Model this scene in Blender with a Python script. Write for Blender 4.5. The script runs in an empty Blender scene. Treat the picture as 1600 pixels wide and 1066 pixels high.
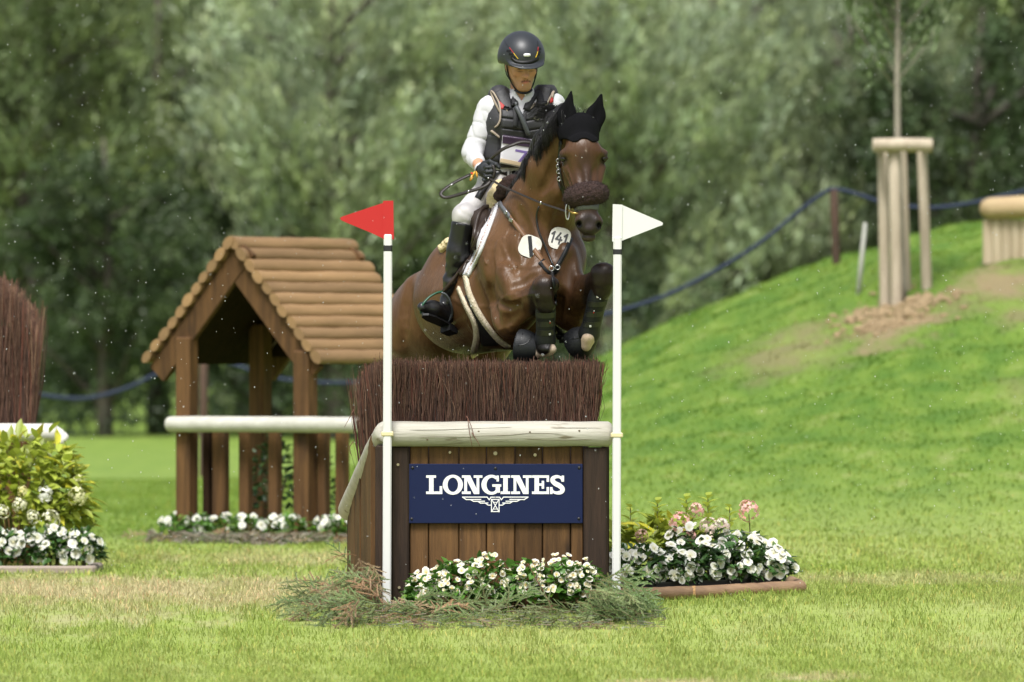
import bpy, bmesh, math, random
import numpy as np
from mathutils import Vector, Matrix
from mathutils.bvhtree import BVHTree
random.seed(7); RNG = np.random.default_rng(7)
SC = bpy.context.scene
# ------------------------------------------------------------------ camera, light, exposure
F, D0, CH, HOR = 11600.0, 40.0, 1.345, 560.0      # focal length in photo pixels, distance, eye height, horizon row
cam = bpy.data.cameras.new('camera'); camo = bpy.data.objects.new('camera', cam)
SC.collection.objects.link(camo); SC.camera = camo
cam.sensor_width = 36.0; cam.lens = 36.0 * F / 1600.0
cam.clip_start = 0.5; cam.clip_end = 2000.0
camo.location = (0, -D0, CH)
camo.rotation_euler = (math.radians(90) + math.atan((HOR - 533.0) / F), 0, 0)
cam.dof.use_dof = True; cam.dof.focus_distance = D0 + 0.25
cam.dof.aperture_fstop = cam.lens / 1000.0 / 0.073
SUN_EL, SUN_AZ = math.radians(58), math.radians(192)   # azimuth clockwise from +Y: behind the camera, a little left
w = bpy.data.worlds.new('World'); SC.world = w; w.use_nodes = True
nt = w.node_tree; bg = nt.nodes['Background']
sky = nt.nodes.new('ShaderNodeTexSky'); sky.sky_type = 'NISHITA'; sky.sun_disc = False
sky.sun_elevation = SUN_EL; sky.sun_rotation = SUN_AZ
sky.air_density = 1.0; sky.dust_density = 4.0; sky.ozone_density = 0.6
hs = nt.nodes.new('ShaderNodeHueSaturation'); hs.inputs['Saturation'].default_value = 0.42
nt.links.new(sky.outputs[0], hs.inputs['Color']); nt.links.new(hs.outputs[0], bg.inputs['Color'])
bg.inputs['Strength'].default_value = 0.095
sl = bpy.data.lights.new('sun', 'SUN'); slo = bpy.data.objects.new('sun', sl); SC.collection.objects.link(slo)
sl.energy = 2.35; sl.angle = math.radians(20); sl.color = (1.0, 0.985, 0.965)
_sd = Vector((math.sin(SUN_AZ) * math.cos(SUN_EL), math.cos(SUN_AZ) * math.cos(SUN_EL), math.sin(SUN_EL)))
slo.rotation_euler = (-_sd).to_track_quat('-Z', 'Y').to_euler(); slo.location = (-8, -20, 20)
vs = SC.view_settings; vs.view_transform = 'Standard'; vs.look = 'None'; vs.exposure = 0.84; vs.gamma = 1.0
vs.use_curve_mapping = False
SC.cycles.use_denoising = True
SC.cycles.max_bounces = 6; SC.cycles.diffuse_bounces = 3; SC.cycles.transmission_bounces = 4; SC.cycles.transparent_max_bounces = 8
# ------------------------------------------------------------------ helpers
def P(px, py, Y):
    D = D0 + Y
    return np.array([(px - 800.0) / F * D, Y, CH + (HOR - py) / F * D])
def mpp(Y): return (D0 + Y) / F                    # metres per photo pixel at depth Y
def gY(py): return F * CH / (py - HOR) - D0        # depth of flat ground at a photo row
def tag(o, label=None, cat=None, group=None, kind=None):
    if label: o['label'] = label
    if cat: o['category'] = cat
    if group: o['group'] = group
    if kind: o['kind'] = kind
    return o
def thing(name, loc, label, cat, group=None):
    o = bpy.data.objects.new(name, None); SC.collection.objects.link(o)
    o.location = loc; o.empty_display_size = 0.1
    return tag(o, label, cat, group)
def origin_of(parent):
    v = Vector((0, 0, 0)); p = parent
    while p is not None: v = v + p.location; p = p.parent
    return np.array(v)
def copy_tree(o, parent=None):
    c = o.copy(); SC.collection.objects.link(c)
    if parent is not None: c.parent = parent
    for ch in list(o.children): copy_tree(ch, c)
    return c
def make_mesh(name, V, Fs, col=None, smooth=True, mat=None):
    """V (n,3); Fs: list of (m,k) int arrays"""
    me = bpy.data.meshes.new(name)
    V = np.asarray(V, np.float32)
    me.vertices.add(len(V)); me.vertices.foreach_set('co', V.ravel())
    loops = np.concatenate([f.ravel() for f in Fs]).astype(np.int32)
    tot = np.concatenate([np.full(len(f), f.shape[1], np.int32) for f in Fs])
    st = np.concatenate([[0], np.cumsum(tot)[:-1]]).astype(np.int32)
    me.loops.add(len(loops)); me.loops.foreach_set('vertex_index', loops)
    me.polygons.add(len(tot)); me.polygons.foreach_set('loop_start', st); me.polygons.foreach_set('loop_total', tot)
    me.polygons.foreach_set('use_smooth', np.full(len(tot), smooth))
    if col is not None:
        a = me.attributes.new('Col', 'FLOAT_COLOR', 'POINT')
        c = np.ones((len(V), 4), np.float32); c[:, :3] = np.asarray(col)[:, :3]
        a.data.foreach_set('color', c.ravel())
    me.update(); me.validate()
    if mat: me.materials.append(mat)
    return me
def add_obj(name, me, parent=None, loc=None):
    o = bpy.data.objects.new(name, me); SC.collection.objects.link(o)
    if parent is not None: o.parent = parent
    if loc is not None: o.location = loc
    return o
class MB:
    """collects shapes (world coordinates) into one mesh"""
    def __init__(s): s.V = []; s.F = {3: [], 4: []}; s.C = []; s.n = 0; s.ng = []
    def add(s, V, faces, col=None):
        V = np.asarray(V, float).reshape(-1, 3)
        for f in faces:
            f = np.asarray(f, int)
            if f.ndim == 1: f = f[None]
            if f.shape[1] in (3, 4): s.F[f.shape[1]].append(f + s.n)
            else: s.ng.append((f + s.n))
        s.V.append(V); s.n += len(V)
        c = np.ones((len(V), 3)) if col is None else np.broadcast_to(np.asarray(col, float), (len(V), 3))
        s.C.append(c); return s
    def box(s, c, size, R=None, col=None, bev=0.0):
        c = np.asarray(c, float); h = np.asarray(size, float) / 2
        if bev <= 0:
            V = np.array([[x, y, z] for x in (-1, 1) for y in (-1, 1) for z in (-1, 1)], float) * h
            f = np.array([[0, 1, 3, 2], [4, 6, 7, 5], [0, 4, 5, 1], [2, 3, 7, 6], [0, 2, 6, 4], [1, 5, 7, 3]])
            if R is not None: V = V @ np.asarray(R).T
            return s.add(V + c, [f], col)
        bm = bmesh.new(); bmesh.ops.create_cube(bm, size=2.0)
        for v in bm.verts: v.co = Vector((v.co.x * h[0], v.co.y * h[1], v.co.z * h[2]))
        bmesh.ops.bevel(bm, geom=bm.edges[:], offset=min(bev, min(h) * 0.9), segments=1, affect='EDGES', profile=0.5)
        bm.verts.index_update()
        V = np.array([v.co[:] for v in bm.verts]); fs = [np.array([[v.index for v in f.verts]]) for f in bm.faces]; bm.free()
        if R is not None: V = V @ np.asarray(R).T
        return s.add(V + c, fs, col)
    def tube(s, pts, rad, n=8, caps=True, col=None, flat=1.0, up=None, rough=0.0):
        pts = np.asarray(pts, float); m = len(pts); rad = np.broadcast_to(np.asarray(rad, float), (m,))
        T = np.gradient(pts, axis=0); T /= np.linalg.norm(T, axis=1)[:, None] + 1e-12
        u = np.array(up if up is not None else ([0, 0, 1.0] if abs(T[0][2]) < 0.9 else [1.0, 0, 0]), float)
        V = []
        for i in range(m):
            a = u - T[i] * np.dot(u, T[i]); a /= np.linalg.norm(a) + 1e-12; u = a
            b = np.cross(T[i], a)
            th = np.arange(n) * 2 * math.pi / n
            rr = rad[i] * (1 + (RNG.uniform(-rough, rough, n) if rough else 0))
            V.append(pts[i] + (np.cos(th) * rr)[:, None] * a * flat + (np.sin(th) * rr)[:, None] * b)
        V = np.concatenate(V); q = []
        for i in range(m - 1):
            for k in range(n):
                k2 = (k + 1) % n; q.append([i * n + k, i * n + k2, (i + 1) * n + k2, (i + 1) * n + k])
        fs = [np.array(q)]
        if caps:
            V = np.concatenate([V, pts[:1], pts[-1:]]); c0 = m * n
            fs.append(np.array([[c0, (k + 1) % n, k] for k in range(n)] + [[c0 + 1, (m - 1) * n + k, (m - 1) * n + (k + 1) % n] for k in range(n)]))
        return s.add(V, fs, col)
    def ell(s, c, r, n=12, m=8, R=None, col=None):
        r = np.broadcast_to(np.asarray(r, float), (3,)); V = [[0, 0, 1.0]]
        for i in range(1, m):
            t = math.pi * i / m
            for k in range(n):
                p = 2 * math.pi * k / n; V.append([math.sin(t) * math.cos(p), math.sin(t) * math.sin(p), math.cos(t)])
        V.append([0, 0, -1.0]); V = np.array(V) * r; q = []; t3 = []
        for k in range(n):
            k2 = (k + 1) % n; t3.append([0, 1 + k, 1 + k2]); t3.append([len(V) - 1, 1 + (m - 2) * n + k2, 1 + (m - 2) * n + k])
            for i in range(m - 2): q.append([1 + i * n + k, 1 + (i + 1) * n + k, 1 + (i + 1) * n + k2, 1 + i * n + k2])
        if R is not None: V = V @ np.asarray(R).T
        return s.add(V + np.asarray(c, float), [np.array(q), np.array(t3)] if q else [np.array(t3)], col)
    def prism(s, poly, ext, col=None):
        """poly: (n,3) planar ring; ext: extrusion vector"""
        poly = np.asarray(poly, float); n = len(poly); V = np.concatenate([poly, poly + np.asarray(ext, float)])
        q = np.array([[i, (i + 1) % n, n + (i + 1) % n, n + i] for i in range(n)])
        return s.add(V, [q, np.arange(n)[::-1][None], (np.arange(n) + n)[None]], col)
    def build(s, name, mat, parent=None, smooth=False, color=False, origin=None, loc0=None):
        V = np.concatenate(s.V); C = np.concatenate(s.C)
        o0 = origin_of(parent) if parent is not None else np.zeros(3)
        org = np.asarray(origin, float) if origin is not None else (o0 if parent is not None else V.mean(0) * [1, 1, 0] + [0, 0, V[:, 2].min()])
        Fs = [np.concatenate(s.F[k]) for k in (3, 4) if s.F[k]]
        ng = {}
        for f in s.ng: ng.setdefault(f.shape[1], []).append(f)
        Fs += [np.concatenate(v) for v in ng.values()]
        me = make_mesh(name, V - org, Fs, C if color else None, smooth, mat)
        return add_obj(name, me, parent, Vector(org - o0))
def auto_smooth(o, deg=40):
    o.data.polygons.foreach_set('use_smooth', np.ones(len(o.data.polygons), bool))
    try: o.data.set_sharp_from_angle(angle=math.radians(deg))
    except Exception: pass
    return o
def rotz(a): c, s_ = math.cos(a), math.sin(a); return np.array([[c, -s_, 0], [s_, c, 0], [0, 0, 1.0]])
def rot_axis(ax, a): return np.array(Matrix.Rotation(a, 3, Vector(ax)))
def frame(d, up=(0, 0, 1.0)):
    """columns: x=side, y=along d, z=up-ish"""
    d = np.asarray(d, float); d = d / np.linalg.norm(d); u = np.asarray(up, float); x = np.cross(d, u)
    if np.linalg.norm(x) < 1e-6: x = np.array([1.0, 0, 0])
    x /= np.linalg.norm(x); z = np.cross(x, d); return np.stack([x, d, z], 1)
def spline(pts, n):
    pts = np.asarray(pts, float); m = len(pts)
    if m < 3: t = np.linspace(0, 1, n)[:, None]; return pts[0] * (1 - t) + pts[-1] * t
    pp = np.concatenate([[2 * pts[0] - pts[1]], pts, [2 * pts[-1] - pts[-2]]]); out = []
    for u in np.linspace(0, m - 1 - 1e-9, n):
        i = int(u); t = u - i; a, b, c, d = pp[i:i + 4]
        out.append(0.5 * ((2 * b) + (c - a) * t + (2 * a - 5 * b + 4 * c - d) * t * t + (3 * b - a - 3 * c + d) * t ** 3))
    return np.array(out)
# ------------------------------------------------------------------ materials
def mixcol(nt, fac, a, b, mode='MIX'):
    n = nt.nodes.new('ShaderNodeMix'); n.data_type = 'RGBA'; n.blend_type = mode
    for i, v in ((0, fac), (6, a), (7, b)):
        if hasattr(v, 'is_linked'): nt.links.new(v, n.inputs[i])
        elif i == 0: n.inputs[0].default_value = v
        else: n.inputs[i].default_value = (*v, 1)
    return n.outputs[2]
def math_n(nt, op, a, b=0.0, clamp=False):
    n = nt.nodes.new('ShaderNodeMath'); n.operation = op; n.use_clamp = clamp
    for i, v in ((0, a), (1, b)):
        if hasattr(v, 'is_linked'): nt.links.new(v, n.inputs[i])
        else: n.inputs[i].default_value = v
    return n.outputs[0]
def ramp(nt, x, lo, hi):
    n = nt.nodes.new('ShaderNodeMapRange'); n.inputs['From Min'].default_value = lo; n.inputs['From Max'].default_value = hi
    nt.links.new(x, n.inputs['Value']); return n.outputs[0]
def noise(nt, vec, scale, detail=4, rough=0.6, stretch=None, dist=0.0):
    if stretch is not None:
        m = nt.nodes.new('ShaderNodeMapping'); m.inputs['Scale'].default_value = stretch
        nt.links.new(vec, m.inputs['Vector']); vec = m.outputs[0]
    n = nt.nodes.new('ShaderNodeTexNoise'); n.inputs['Scale'].default_value = scale
    n.inputs['Detail'].default_value = detail; n.inputs['Roughness'].default_value = rough; n.inputs['Distortion'].default_value = dist
    nt.links.new(vec, n.inputs['Vector']); return n.outputs['Fac']
def mat(name, c, rough=0.6, c2=None, nscale=8, stretch=None, lo=0.35, hi=0.65, bump=0.0, bscale=60, bstretch=None,
        spec=0.5, coat=0.0, sheen=0.0, attr=False, rand=0.0, transl=0.0, metal=0.0, coord='Object', spot=None, alpha=None):
    m = bpy.data.materials.new(name); m.use_nodes = True; nt = m.node_tree; b = nt.nodes['Principled BSDF']
    tc = nt.nodes.new('ShaderNodeTexCoord'); vec = tc.outputs[coord]
    if rand:
        oi = nt.nodes.new('ShaderNodeObjectInfo')
        va = nt.nodes.new('ShaderNodeVectorMath'); va.operation = 'ADD'; nt.links.new(vec, va.inputs[0])
        cx = nt.nodes.new('ShaderNodeCombineXYZ'); r9 = math_n(nt, 'MULTIPLY', oi.outputs['Random'], 37.0)
        nt.links.new(r9, cx.inputs[0]); nt.links.new(r9, cx.inputs[2]); nt.links.new(cx.outputs[0], va.inputs[1]); vec = va.outputs[0]
    col = c
    if c2 is not None: col = mixcol(nt, ramp(nt, noise(nt, vec, nscale, 5, 0.65, stretch), lo, hi), c, c2)
    if spot is not None:   # (colour, scale, lo, hi)
        col = mixcol(nt, ramp(nt, noise(nt, vec, spot[1], 3, 0.6, spot[4] if len(spot) > 4 else None), spot[2], spot[3]), col, spot[0])
    if attr:
        a = nt.nodes.new('ShaderNodeAttribute'); a.attribute_name = 'Col'
        col = mixcol(nt, 1.0, col, a.outputs['Color'], 'MULTIPLY')
    if rand:
        v = math_n(nt, 'ADD', math_n(nt, 'MULTIPLY', oi.outputs['Random'], 2 * rand), 1 - rand)
        h = nt.nodes.new('ShaderNodeHueSaturation'); nt.links.new(v, h.inputs['Value'])
        if hasattr(col, 'is_linked'): nt.links.new(col, h.inputs['Color'])
        else: h.inputs['Color'].default_value = (*col, 1)
        col = h.outputs[0]
    if hasattr(col, 'is_linked'): nt.links.new(col, b.inputs['Base Color'])
    else: b.inputs['Base Color'].default_value = (*col, 1)
    b.inputs['Roughness'].default_value = rough; b.inputs['Specular IOR Level'].default_value = spec
    b.inputs['Metallic'].default_value = metal; b.inputs['Coat Weight'].default_value = coat; b.inputs['Coat Roughness'].default_value = 0.25
    b.inputs['Sheen Weight'].default_value = sheen
    if bump:
        bn = nt.nodes.new('ShaderNodeBump'); bn.inputs['Strength'].default_value = bump; bn.inputs['Distance'].default_value = 0.01
        nt.links.new(noise(nt, vec, bscale, 4, 0.6, bstretch), bn.inputs['Height']); nt.links.new(bn.outputs[0], b.inputs['Normal'])
    if transl:
        t = nt.nodes.new('ShaderNodeBsdfTranslucent'); ms = nt.nodes.new('ShaderNodeMixShader'); ms.inputs[0].default_value = transl
        if hasattr(col, 'is_linked'): nt.links.new(col, t.inputs['Color'])
        else: t.inputs['Color'].default_value = (*col, 1)
        nt.links.new(b.outputs[0], ms.inputs[1]); nt.links.new(t.outputs[0], ms.inputs[2])
        nt.links.new(ms.outputs[0], nt.nodes['Material Output'].inputs['Surface'])
    return m
# ------------------------------------------------------------------ implicit surfaces (surface nets)
def cone(a, b, ra, rb, k=0.05, op='+', sq=None): return ('c', np.asarray(a, float), np.asarray(b, float), ra, rb, k, op, sq)
def ell(c, r, k=0.05, op='+', R=None): return ('e', np.asarray(c, float), np.broadcast_to(np.asarray(r, float), (3,)), R, 0, k, op, None)
def chain(pts, rs, k=0.05, op='+', sq=None): return [cone(pts[i], pts[i + 1], rs[i], rs[i + 1], k, op, sq) for i in range(len(pts) - 1)]
def prim_eval(p, X):
    if p[0] == 'c':
        a, b, ra, rb = p[1:5]; ba = b - a; pa = X - a
        if p[7] is not None:  # squash (axis, factor)
            ax, f = p[7]; ax = np.asarray(ax, float); ax /= np.linalg.norm(ax)
            pa = pa + (np.sum(pa * ax, -1)[..., None] * ax) * (1 / f - 1); ba = ba + np.dot(ba, ax) * ax * (1 / f - 1)
        t = np.clip(np.sum(pa * ba, -1) / (np.dot(ba, ba) + 1e-12), 0, 1)
        return np.linalg.norm(pa - t[..., None] * ba, axis=-1) - (ra + (rb - ra) * t)
    c, r, R = p[1:4]; q = X - c
    if R is not None: q = q @ np.asarray(R)
    k0 = np.linalg.norm(q / r, axis=-1); k1 = np.linalg.norm(q / (r * r), axis=-1) + 1e-9
    return k0 * (k0 - 1) / k1
def prim_bb(p):
    if p[0] == 'c': r = max(p[3], p[4]) * (max(1.0, p[7][1]) if p[7] else 1.0); return np.minimum(p[1], p[2]) - r, np.maximum(p[1], p[2]) + r
    r = max(p[2]); return p[1] - r, p[1] + r
def sdf_field(prims, res, inflate=0.0):
    bbs = [prim_bb(p) for p in prims if p[6] == '+']
    lo = np.min([b[0] for b in bbs], 0) - 3 * res - inflate; hi = np.max([b[1] for b in bbs], 0) + 3 * res + inflate
    n = np.ceil((hi - lo) / res).astype(int) + 1
    f = np.full(n, 1.0, np.float32)
    ax = [lo[i] + np.arange(n[i]) * res for i in range(3)]
    for p in prims:
        b0, b1 = prim_bb(p); k = p[5]; mgn = k + 3 * res + inflate
        i0 = np.maximum(((b0 - mgn - lo) / res).astype(int), 0); i1 = np.minimum(((b1 + mgn - lo) / res).astype(int) + 2, n)
        if np.any(i1 <= i0): continue
        sl_ = tuple(slice(i0[j], i1[j]) for j in range(3))
        X = np.stack(np.meshgrid(ax[0][sl_[0]], ax[1][sl_[1]], ax[2][sl_[2]], indexing='ij'), -1)
        d = prim_eval(p, X).astype(np.float32); g = f[sl_]
        if p[6] == '+':
            h = np.maximum(k - np.abs(g - d), 0) / k; f[sl_] = np.minimum(g, d) - h * h * k * 0.25
        else:
            d = -d; h = np.maximum(k - np.abs(g - d), 0) / k; f[sl_] = np.maximum(g, d) + h * h * k * 0.25
    return f - inflate, lo, ax
def surface_nets(f, lo, res):
    s = f < 0
    c8 = [s[i:s.shape[0] - 1 + i, j:s.shape[1] - 1 + j, k:s.shape[2] - 1 + k] for i in (0, 1) for j in (0, 1) for k in (0, 1)]
    cnt = sum(c.astype(np.int8) for c in c8); act = (cnt > 0) & (cnt < 8)
    I = np.argwhere(act); idx = np.full(act.shape, -1, np.int64); idx[act] = np.arange(len(I))
    off = np.array([[i, j, k] for i in (0, 1) for j in (0, 1) for k in (0, 1)])
    vals = np.stack([f[I[:, 0] + o[0], I[:, 1] + o[1], I[:, 2] + o[2]] for o in off], 1)
    pos = np.zeros((len(I), 3)); num = np.zeros(len(I))
    for a in range(8):
        for b in range(a + 1, 8):
            if np.abs(off[a] - off[b]).sum() != 1: continue
            va, vb = vals[:, a], vals[:, b]; cr = (va < 0) != (vb < 0)
            t = np.where(cr, va / np.where(cr, va - vb, 1), 0)
            pos += np.where(cr[:, None], off[a] + t[:, None] * (off[b] - off[a]), 0); num += cr
    V = lo + (I + pos / num[:, None]) * res
    quads = []
    for ax in range(3):
        a = [slice(None)] * 3; b = [slice(None)] * 3; a[ax] = slice(0, -1); b[ax] = slice(1, None)
        s0, s1 = s[tuple(a)], s[tuple(b)]; E = np.argwhere(s0 != s1)
        o1, o2 = (ax + 1) % 3, (ax + 2) % 3
        E = E[(E[:, o1] > 0) & (E[:, o2] > 0) & (E[:, o1] < f.shape[o1] - 1) & (E[:, o2] < f.shape[o2] - 1)]
        def cell(d1, d2):
            c = E.copy(); c[:, o1] += d1; c[:, o2] += d2; return idx[c[:, 0], c[:, 1], c[:, 2]]
        q = np.stack([cell(-1, -1), cell(0, -1), cell(0, 0), cell(-1, 0)], 1)
        fl = s0[E[:, 0], E[:, 1], E[:, 2]]; q[~fl] = q[~fl][:, ::-1]; quads.append(q)
    return V, np.concatenate(quads)
def sdf_verts(prims, res, inflate=0.0, clip=None, disp=None):
    f, lo, ax = sdf_field(prims, res, inflate)
    if clip is not None or disp is not None:
        X = np.stack(np.meshgrid(*ax, indexing='ij'), -1)
        if disp is not None: f = f + disp(X)
        if clip is not None: f = np.maximum(f, clip(X).astype(np.float32))
    return surface_nets(f.astype(np.float32), lo, res)
def smooth_mesh(V, Q, it=1, lam=0.5):
    e = np.concatenate([Q[:, [0, 1]], Q[:, [1, 2]], Q[:, [2, 3]], Q[:, [3, 0]]])
    for _ in range(it):
        acc = np.zeros_like(V); n = np.zeros(len(V))
        np.add.at(acc, e[:, 0], V[e[:, 1]]); np.add.at(n, e[:, 0], 1)
        V = V * (1 - lam) + lam * acc / np.maximum(n, 1)[:, None]
    return V
def sdf_obj(name, prims, res, mat_, parent=None, inflate=0.0, clip=None, disp=None, col=None, it=1):
    V, Q = sdf_verts(prims, res, inflate, clip, disp)
    if it: V = smooth_mesh(V, Q, it)
    o0 = origin_of(parent) if parent is not None else np.zeros(3)
    me = make_mesh(name, V - o0, [Q], col(V) if col else None, True, mat_)
    return add_obj(name, me, parent)
def vnoise(X, sc, seed=0):
    """cheap smooth pseudo-noise from sines, ~[-1,1]"""
    r = np.random.default_rng(seed); out = 0
    for i in range(5):
        d = r.normal(size=3); d /= np.linalg.norm(d); out = out + np.sin((X @ d) * sc * r.uniform(0.7, 1.6) + r.uniform(0, 6.28))
    return out / 3.0
# ================================================================== terrain
CX = np.array([-30, -4, -2.0, -1.0, 0.0, 1.15, 2.29, 3.28, 4.26, 5.24, 8, 14, 25, 60]); CZ = np.array([0, 0, .06, .28, .78, 1.42, 1.93, 2.30, 2.60, 2.78, 2.95, 2.6, 0.4, 0])
def sstep(a, b, x): t = np.clip((x - a) / (b - a), 0, 1); return t * t * (3 - 2 * t)
def mound_w(X, Y):
    c = sum(np.interp(X + d, CX, CZ) for d in (-.8, -.4, 0, .4, .8)) / 5
    return c * sstep(9.0, 37.0, Y) * (1 - sstep(39.0, 64.0, Y))
def zt(X, Y):
    X = np.asarray(X, float); Y = np.asarray(Y, float)
    m = mound_w(X, Y)
    n = 0.020 * np.sin(X * 0.9 + Y * .31) * np.sin(Y * .47 - X * .2) + 0.05 * np.sin(X * .33 + 1) * np.sin(Y * .21)
    bump = (np.sin(X * 3.1 + Y * 1.3) * np.sin(Y * 2.1 - X * .7) * .05 + np.sin(X * 6.3 - Y * 2.2) * np.sin(Y * 4.7 + X) * .025)
    heap = .20 * np.exp(-(((X - 3.66) / .42) ** 2 + ((Y - 30.6) / 1.1) ** 2))
    near = sstep(4, 12, Y) 
    fr = np.interp(Y, [-60, -8, -4, -2.2, -1.0, -.25, .1, 5], [-.20, -.19, -.165, -.135, -.078, -.012, 0, 0])
    rs = .028 * sstep(.75, 1.6, X) * sstep(-.6, .8, Y) * (1 - sstep(4, 9, Y))
    return m + fr + rs + n * near + bump * np.clip(m / 1.5, 0, 1) + heap * (1 + .6 * np.sin(X * 11) * np.sin(Y * 6.1))
def hit(px, py, y0=-8.0, y1=60.0):
    """first terrain point seen along a photo pixel"""
    Y = np.linspace(y0, y1, 4000); D = D0 + Y
    X = (px - 800.0) / F * D; Z = CH + (HOR - py) / F * D
    k = np.argmax(Z <= zt(X, Y)); 
    return np.array([X[k], Y[k], zt(X[k], Y[k])])
DRY = [(-2.2, 2.8, 1.7, 2.8, .80), (-1.5, .9, .8, 1.1, .7), (-3.0, .6, .9, 1.2, .5), (.80, -5.55, .30, .35, .8), (2.3, 4.2, .9, 1.2, .35), (1.45, -4.9, .18, .25, .6), (-3.6, -1.5, .9, 1.0, .35), (-.9, 9.5, 1.6, 1.8, .5)]
SOIL = []
for (px, py, rx, ry, s) in [(1240, 542, .50, 1.9, .6), (1390, 512, .40, 1.5, 1.0), (1330, 500, .16, .7, .7), (1560, 448, .42, 1.5, .9), (1500, 470, .2, .8, .45), (1590, 610, .16, 1.0, .3), (1160, 560, .3, 1.1, .3), (1600, 495, .26, 1.0, .6)]:
    h = hit(px, py); SOIL.append((h[0], h[1], rx, ry, s))
def patch_mask(nt, pos, patches, nz):
    acc = None
    sx = nt.nodes.new('ShaderNodeSeparateXYZ'); nt.links.new(pos, sx.inputs[0])
    for (x, y, rx, ry, s) in patches:
        dx = math_n(nt, 'DIVIDE', math_n(nt, 'SUBTRACT', sx.outputs[0], x), rx)
        dy = math_n(nt, 'DIVIDE', math_n(nt, 'SUBTRACT', sx.outputs[1], y), ry)
        d = math_n(nt, 'SQRT', math_n(nt, 'ADD', math_n(nt, 'MULTIPLY', dx, dx), math_n(nt, 'MULTIPLY', dy, dy)))
        d = math_n(nt, 'ADD', d, math_n(nt, 'MULTIPLY', math_n(nt, 'SUBTRACT', nz, 0.5), 3.6))
        v = math_n(nt, 'MULTIPLY', math_n(nt, 'SUBTRACT', 1.35, d, True), s, True)
        acc = v if acc is None else math_n(nt, 'MAXIMUM', acc, v)
    return acc
def grass_mat(name, blades):
    m = bpy.data.materials.new(name); m.use_nodes = True; nt = m.node_tree; b = nt.nodes['Principled BSDF']
    pos = nt.nodes.new('ShaderNodeNewGeometry').outputs['Position']
    flat = (1, .45, 1)
    n1 = noise(nt, pos, .55, 4, .6, flat); n2 = noise(nt, pos, 2.6, 4, .65, flat); n3 = noise(nt, pos, 30, 3, .6)
    col = mixcol(nt, ramp(nt, n1, .36, .64), (.260, .340, .070), (.370, .415, .135))
    col = mixcol(nt, ramp(nt, n2, .35, .70), col, (.310, .400, .085))
    sx = nt.nodes.new('ShaderNodeSeparateXYZ'); nt.links.new(pos, sx.inputs[0])
    # coarser, greener turf on the bank than on the mown field
    g = ramp(nt, math_n(nt, 'ADD', sx.outputs[2], math_n(nt, 'MULTIPLY', math_n(nt, 'SUBTRACT', n1, .5), .5)), .10, .70)
    far = ramp(nt, math_n(nt, 'ADD', sx.outputs[1], math_n(nt, 'MULTIPLY', math_n(nt, 'SUBTRACT', n1, .5), 8.0)), 11.0, 17.0)
    col = mixcol(nt, math_n(nt, 'MULTIPLY', far, .75), col, mixcol(nt, ramp(nt, n2, .4, .62), (.118, .220, .022), (.185, .290, .038)))
    col = mixcol(nt, math_n(nt, 'MULTIPLY', g, .85), col, mixcol(nt, ramp(nt, n2, .38, .62), (.066, .160, .012), (.152, .248, .028)))
    dry = patch_mask(nt, pos, DRY, n2)
    dry = math_n(nt, 'ADD', dry, math_n(nt, 'MULTIPLY', ramp(nt, n2, .60, .80), .40), True)
    col = mixcol(nt, dry, col, (.56, .49, .29) if blades else (.48, .41, .25))
    so = patch_mask(nt, pos, SOIL, n2)
    col = mixcol(nt, math_n(nt, 'MULTIPLY', so, 1.0, True), col, mixcol(nt, ramp(nt, n3, .35, .65), (.33, .25, .14), (.25, .18, .10)))
    if blades:
        a = nt.nodes.new('ShaderNodeAttribute'); a.attribute_name = 'Col'
        col = mixcol(nt, 1.0, col, a.outputs['Color'], 'MULTIPLY')
    else:
        col = mixcol(nt, ramp(nt, n3, .3, .7), mixcol(nt, 0.30, col, (.05, .07, .02)), col)
        bn = nt.nodes.new('ShaderNodeBump'); bn.inputs['Strength'].default_value = .8; bn.inputs['Distance'].default_value = .03
        nt.links.new(noise(nt, pos, 14, 4, .7), bn.inputs['Height']); nt.links.new(bn.outputs[0], b.inputs['Normal'])
    nt.links.new(col, b.inputs['Base Color']); b.inputs['Roughness'].default_value = .75; b.inputs['Specular IOR Level'].default_value = .25
    if blades:
        t = nt.nodes.new('ShaderNodeBsdfTranslucent'); nt.links.new(col, t.inputs['Color'])
        ms = nt.nodes.new('ShaderNodeMixShader'); ms.inputs[0].default_value = .35
        nt.links.new(b.outputs[0], ms.inputs[1]); nt.links.new(t.outputs[0], ms.inputs[2]); nt.links.new(ms.outputs[0], nt.nodes['Material Output'].inputs['Surface'])
    return m
M_GROUND = grass_mat('turf_soil', False); M_BLADE = grass_mat('grass_blade', True)
def grid_axis(bounds):
    out = []
    for a, b, st in bounds: out.append(np.arange(a, b, st))
    return np.concatenate(out + [[bounds[-1][1]]])
gx = grid_axis([(-600, -60, 60), (-60, -16, 4), (-16, -8, 1), (-8, 12, .16), (12, 24, 1), (24, 60, 4), (60, 600, 60)])
gy = grid_axis([(-60, -12, 4), (-12, 10, .2), (10, 70, .25), (70, 110, 2), (110, 200, 10), (200, 1000, 100)])
GX, GY = np.meshgrid(gx, gy); GZ = zt(GX, GY)
nx, ny = len(gx), len(gy)
gv = np.stack([GX.ravel(), GY.ravel(), GZ.ravel()], 1)
qi = np.array([[j * nx + i, j * nx + i + 1, (j + 1) * nx + i + 1, (j + 1) * nx + i] for j in range(ny - 1) for i in range(nx - 1)])
isb = (mound_w(GX, GY).ravel()[qi].mean(1) > 0.06)
def sub_mesh(name, sel):
    q = qi[sel]; u, inv = np.unique(q, return_inverse=True)
    return tag(add_obj(name, make_mesh(name, gv[u], [inv.reshape(q.shape)], None, True, M_GROUND)), kind='structure')
ground = sub_mesh('ground', ~isb); bank = sub_mesh('grass_bank', isb)
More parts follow.
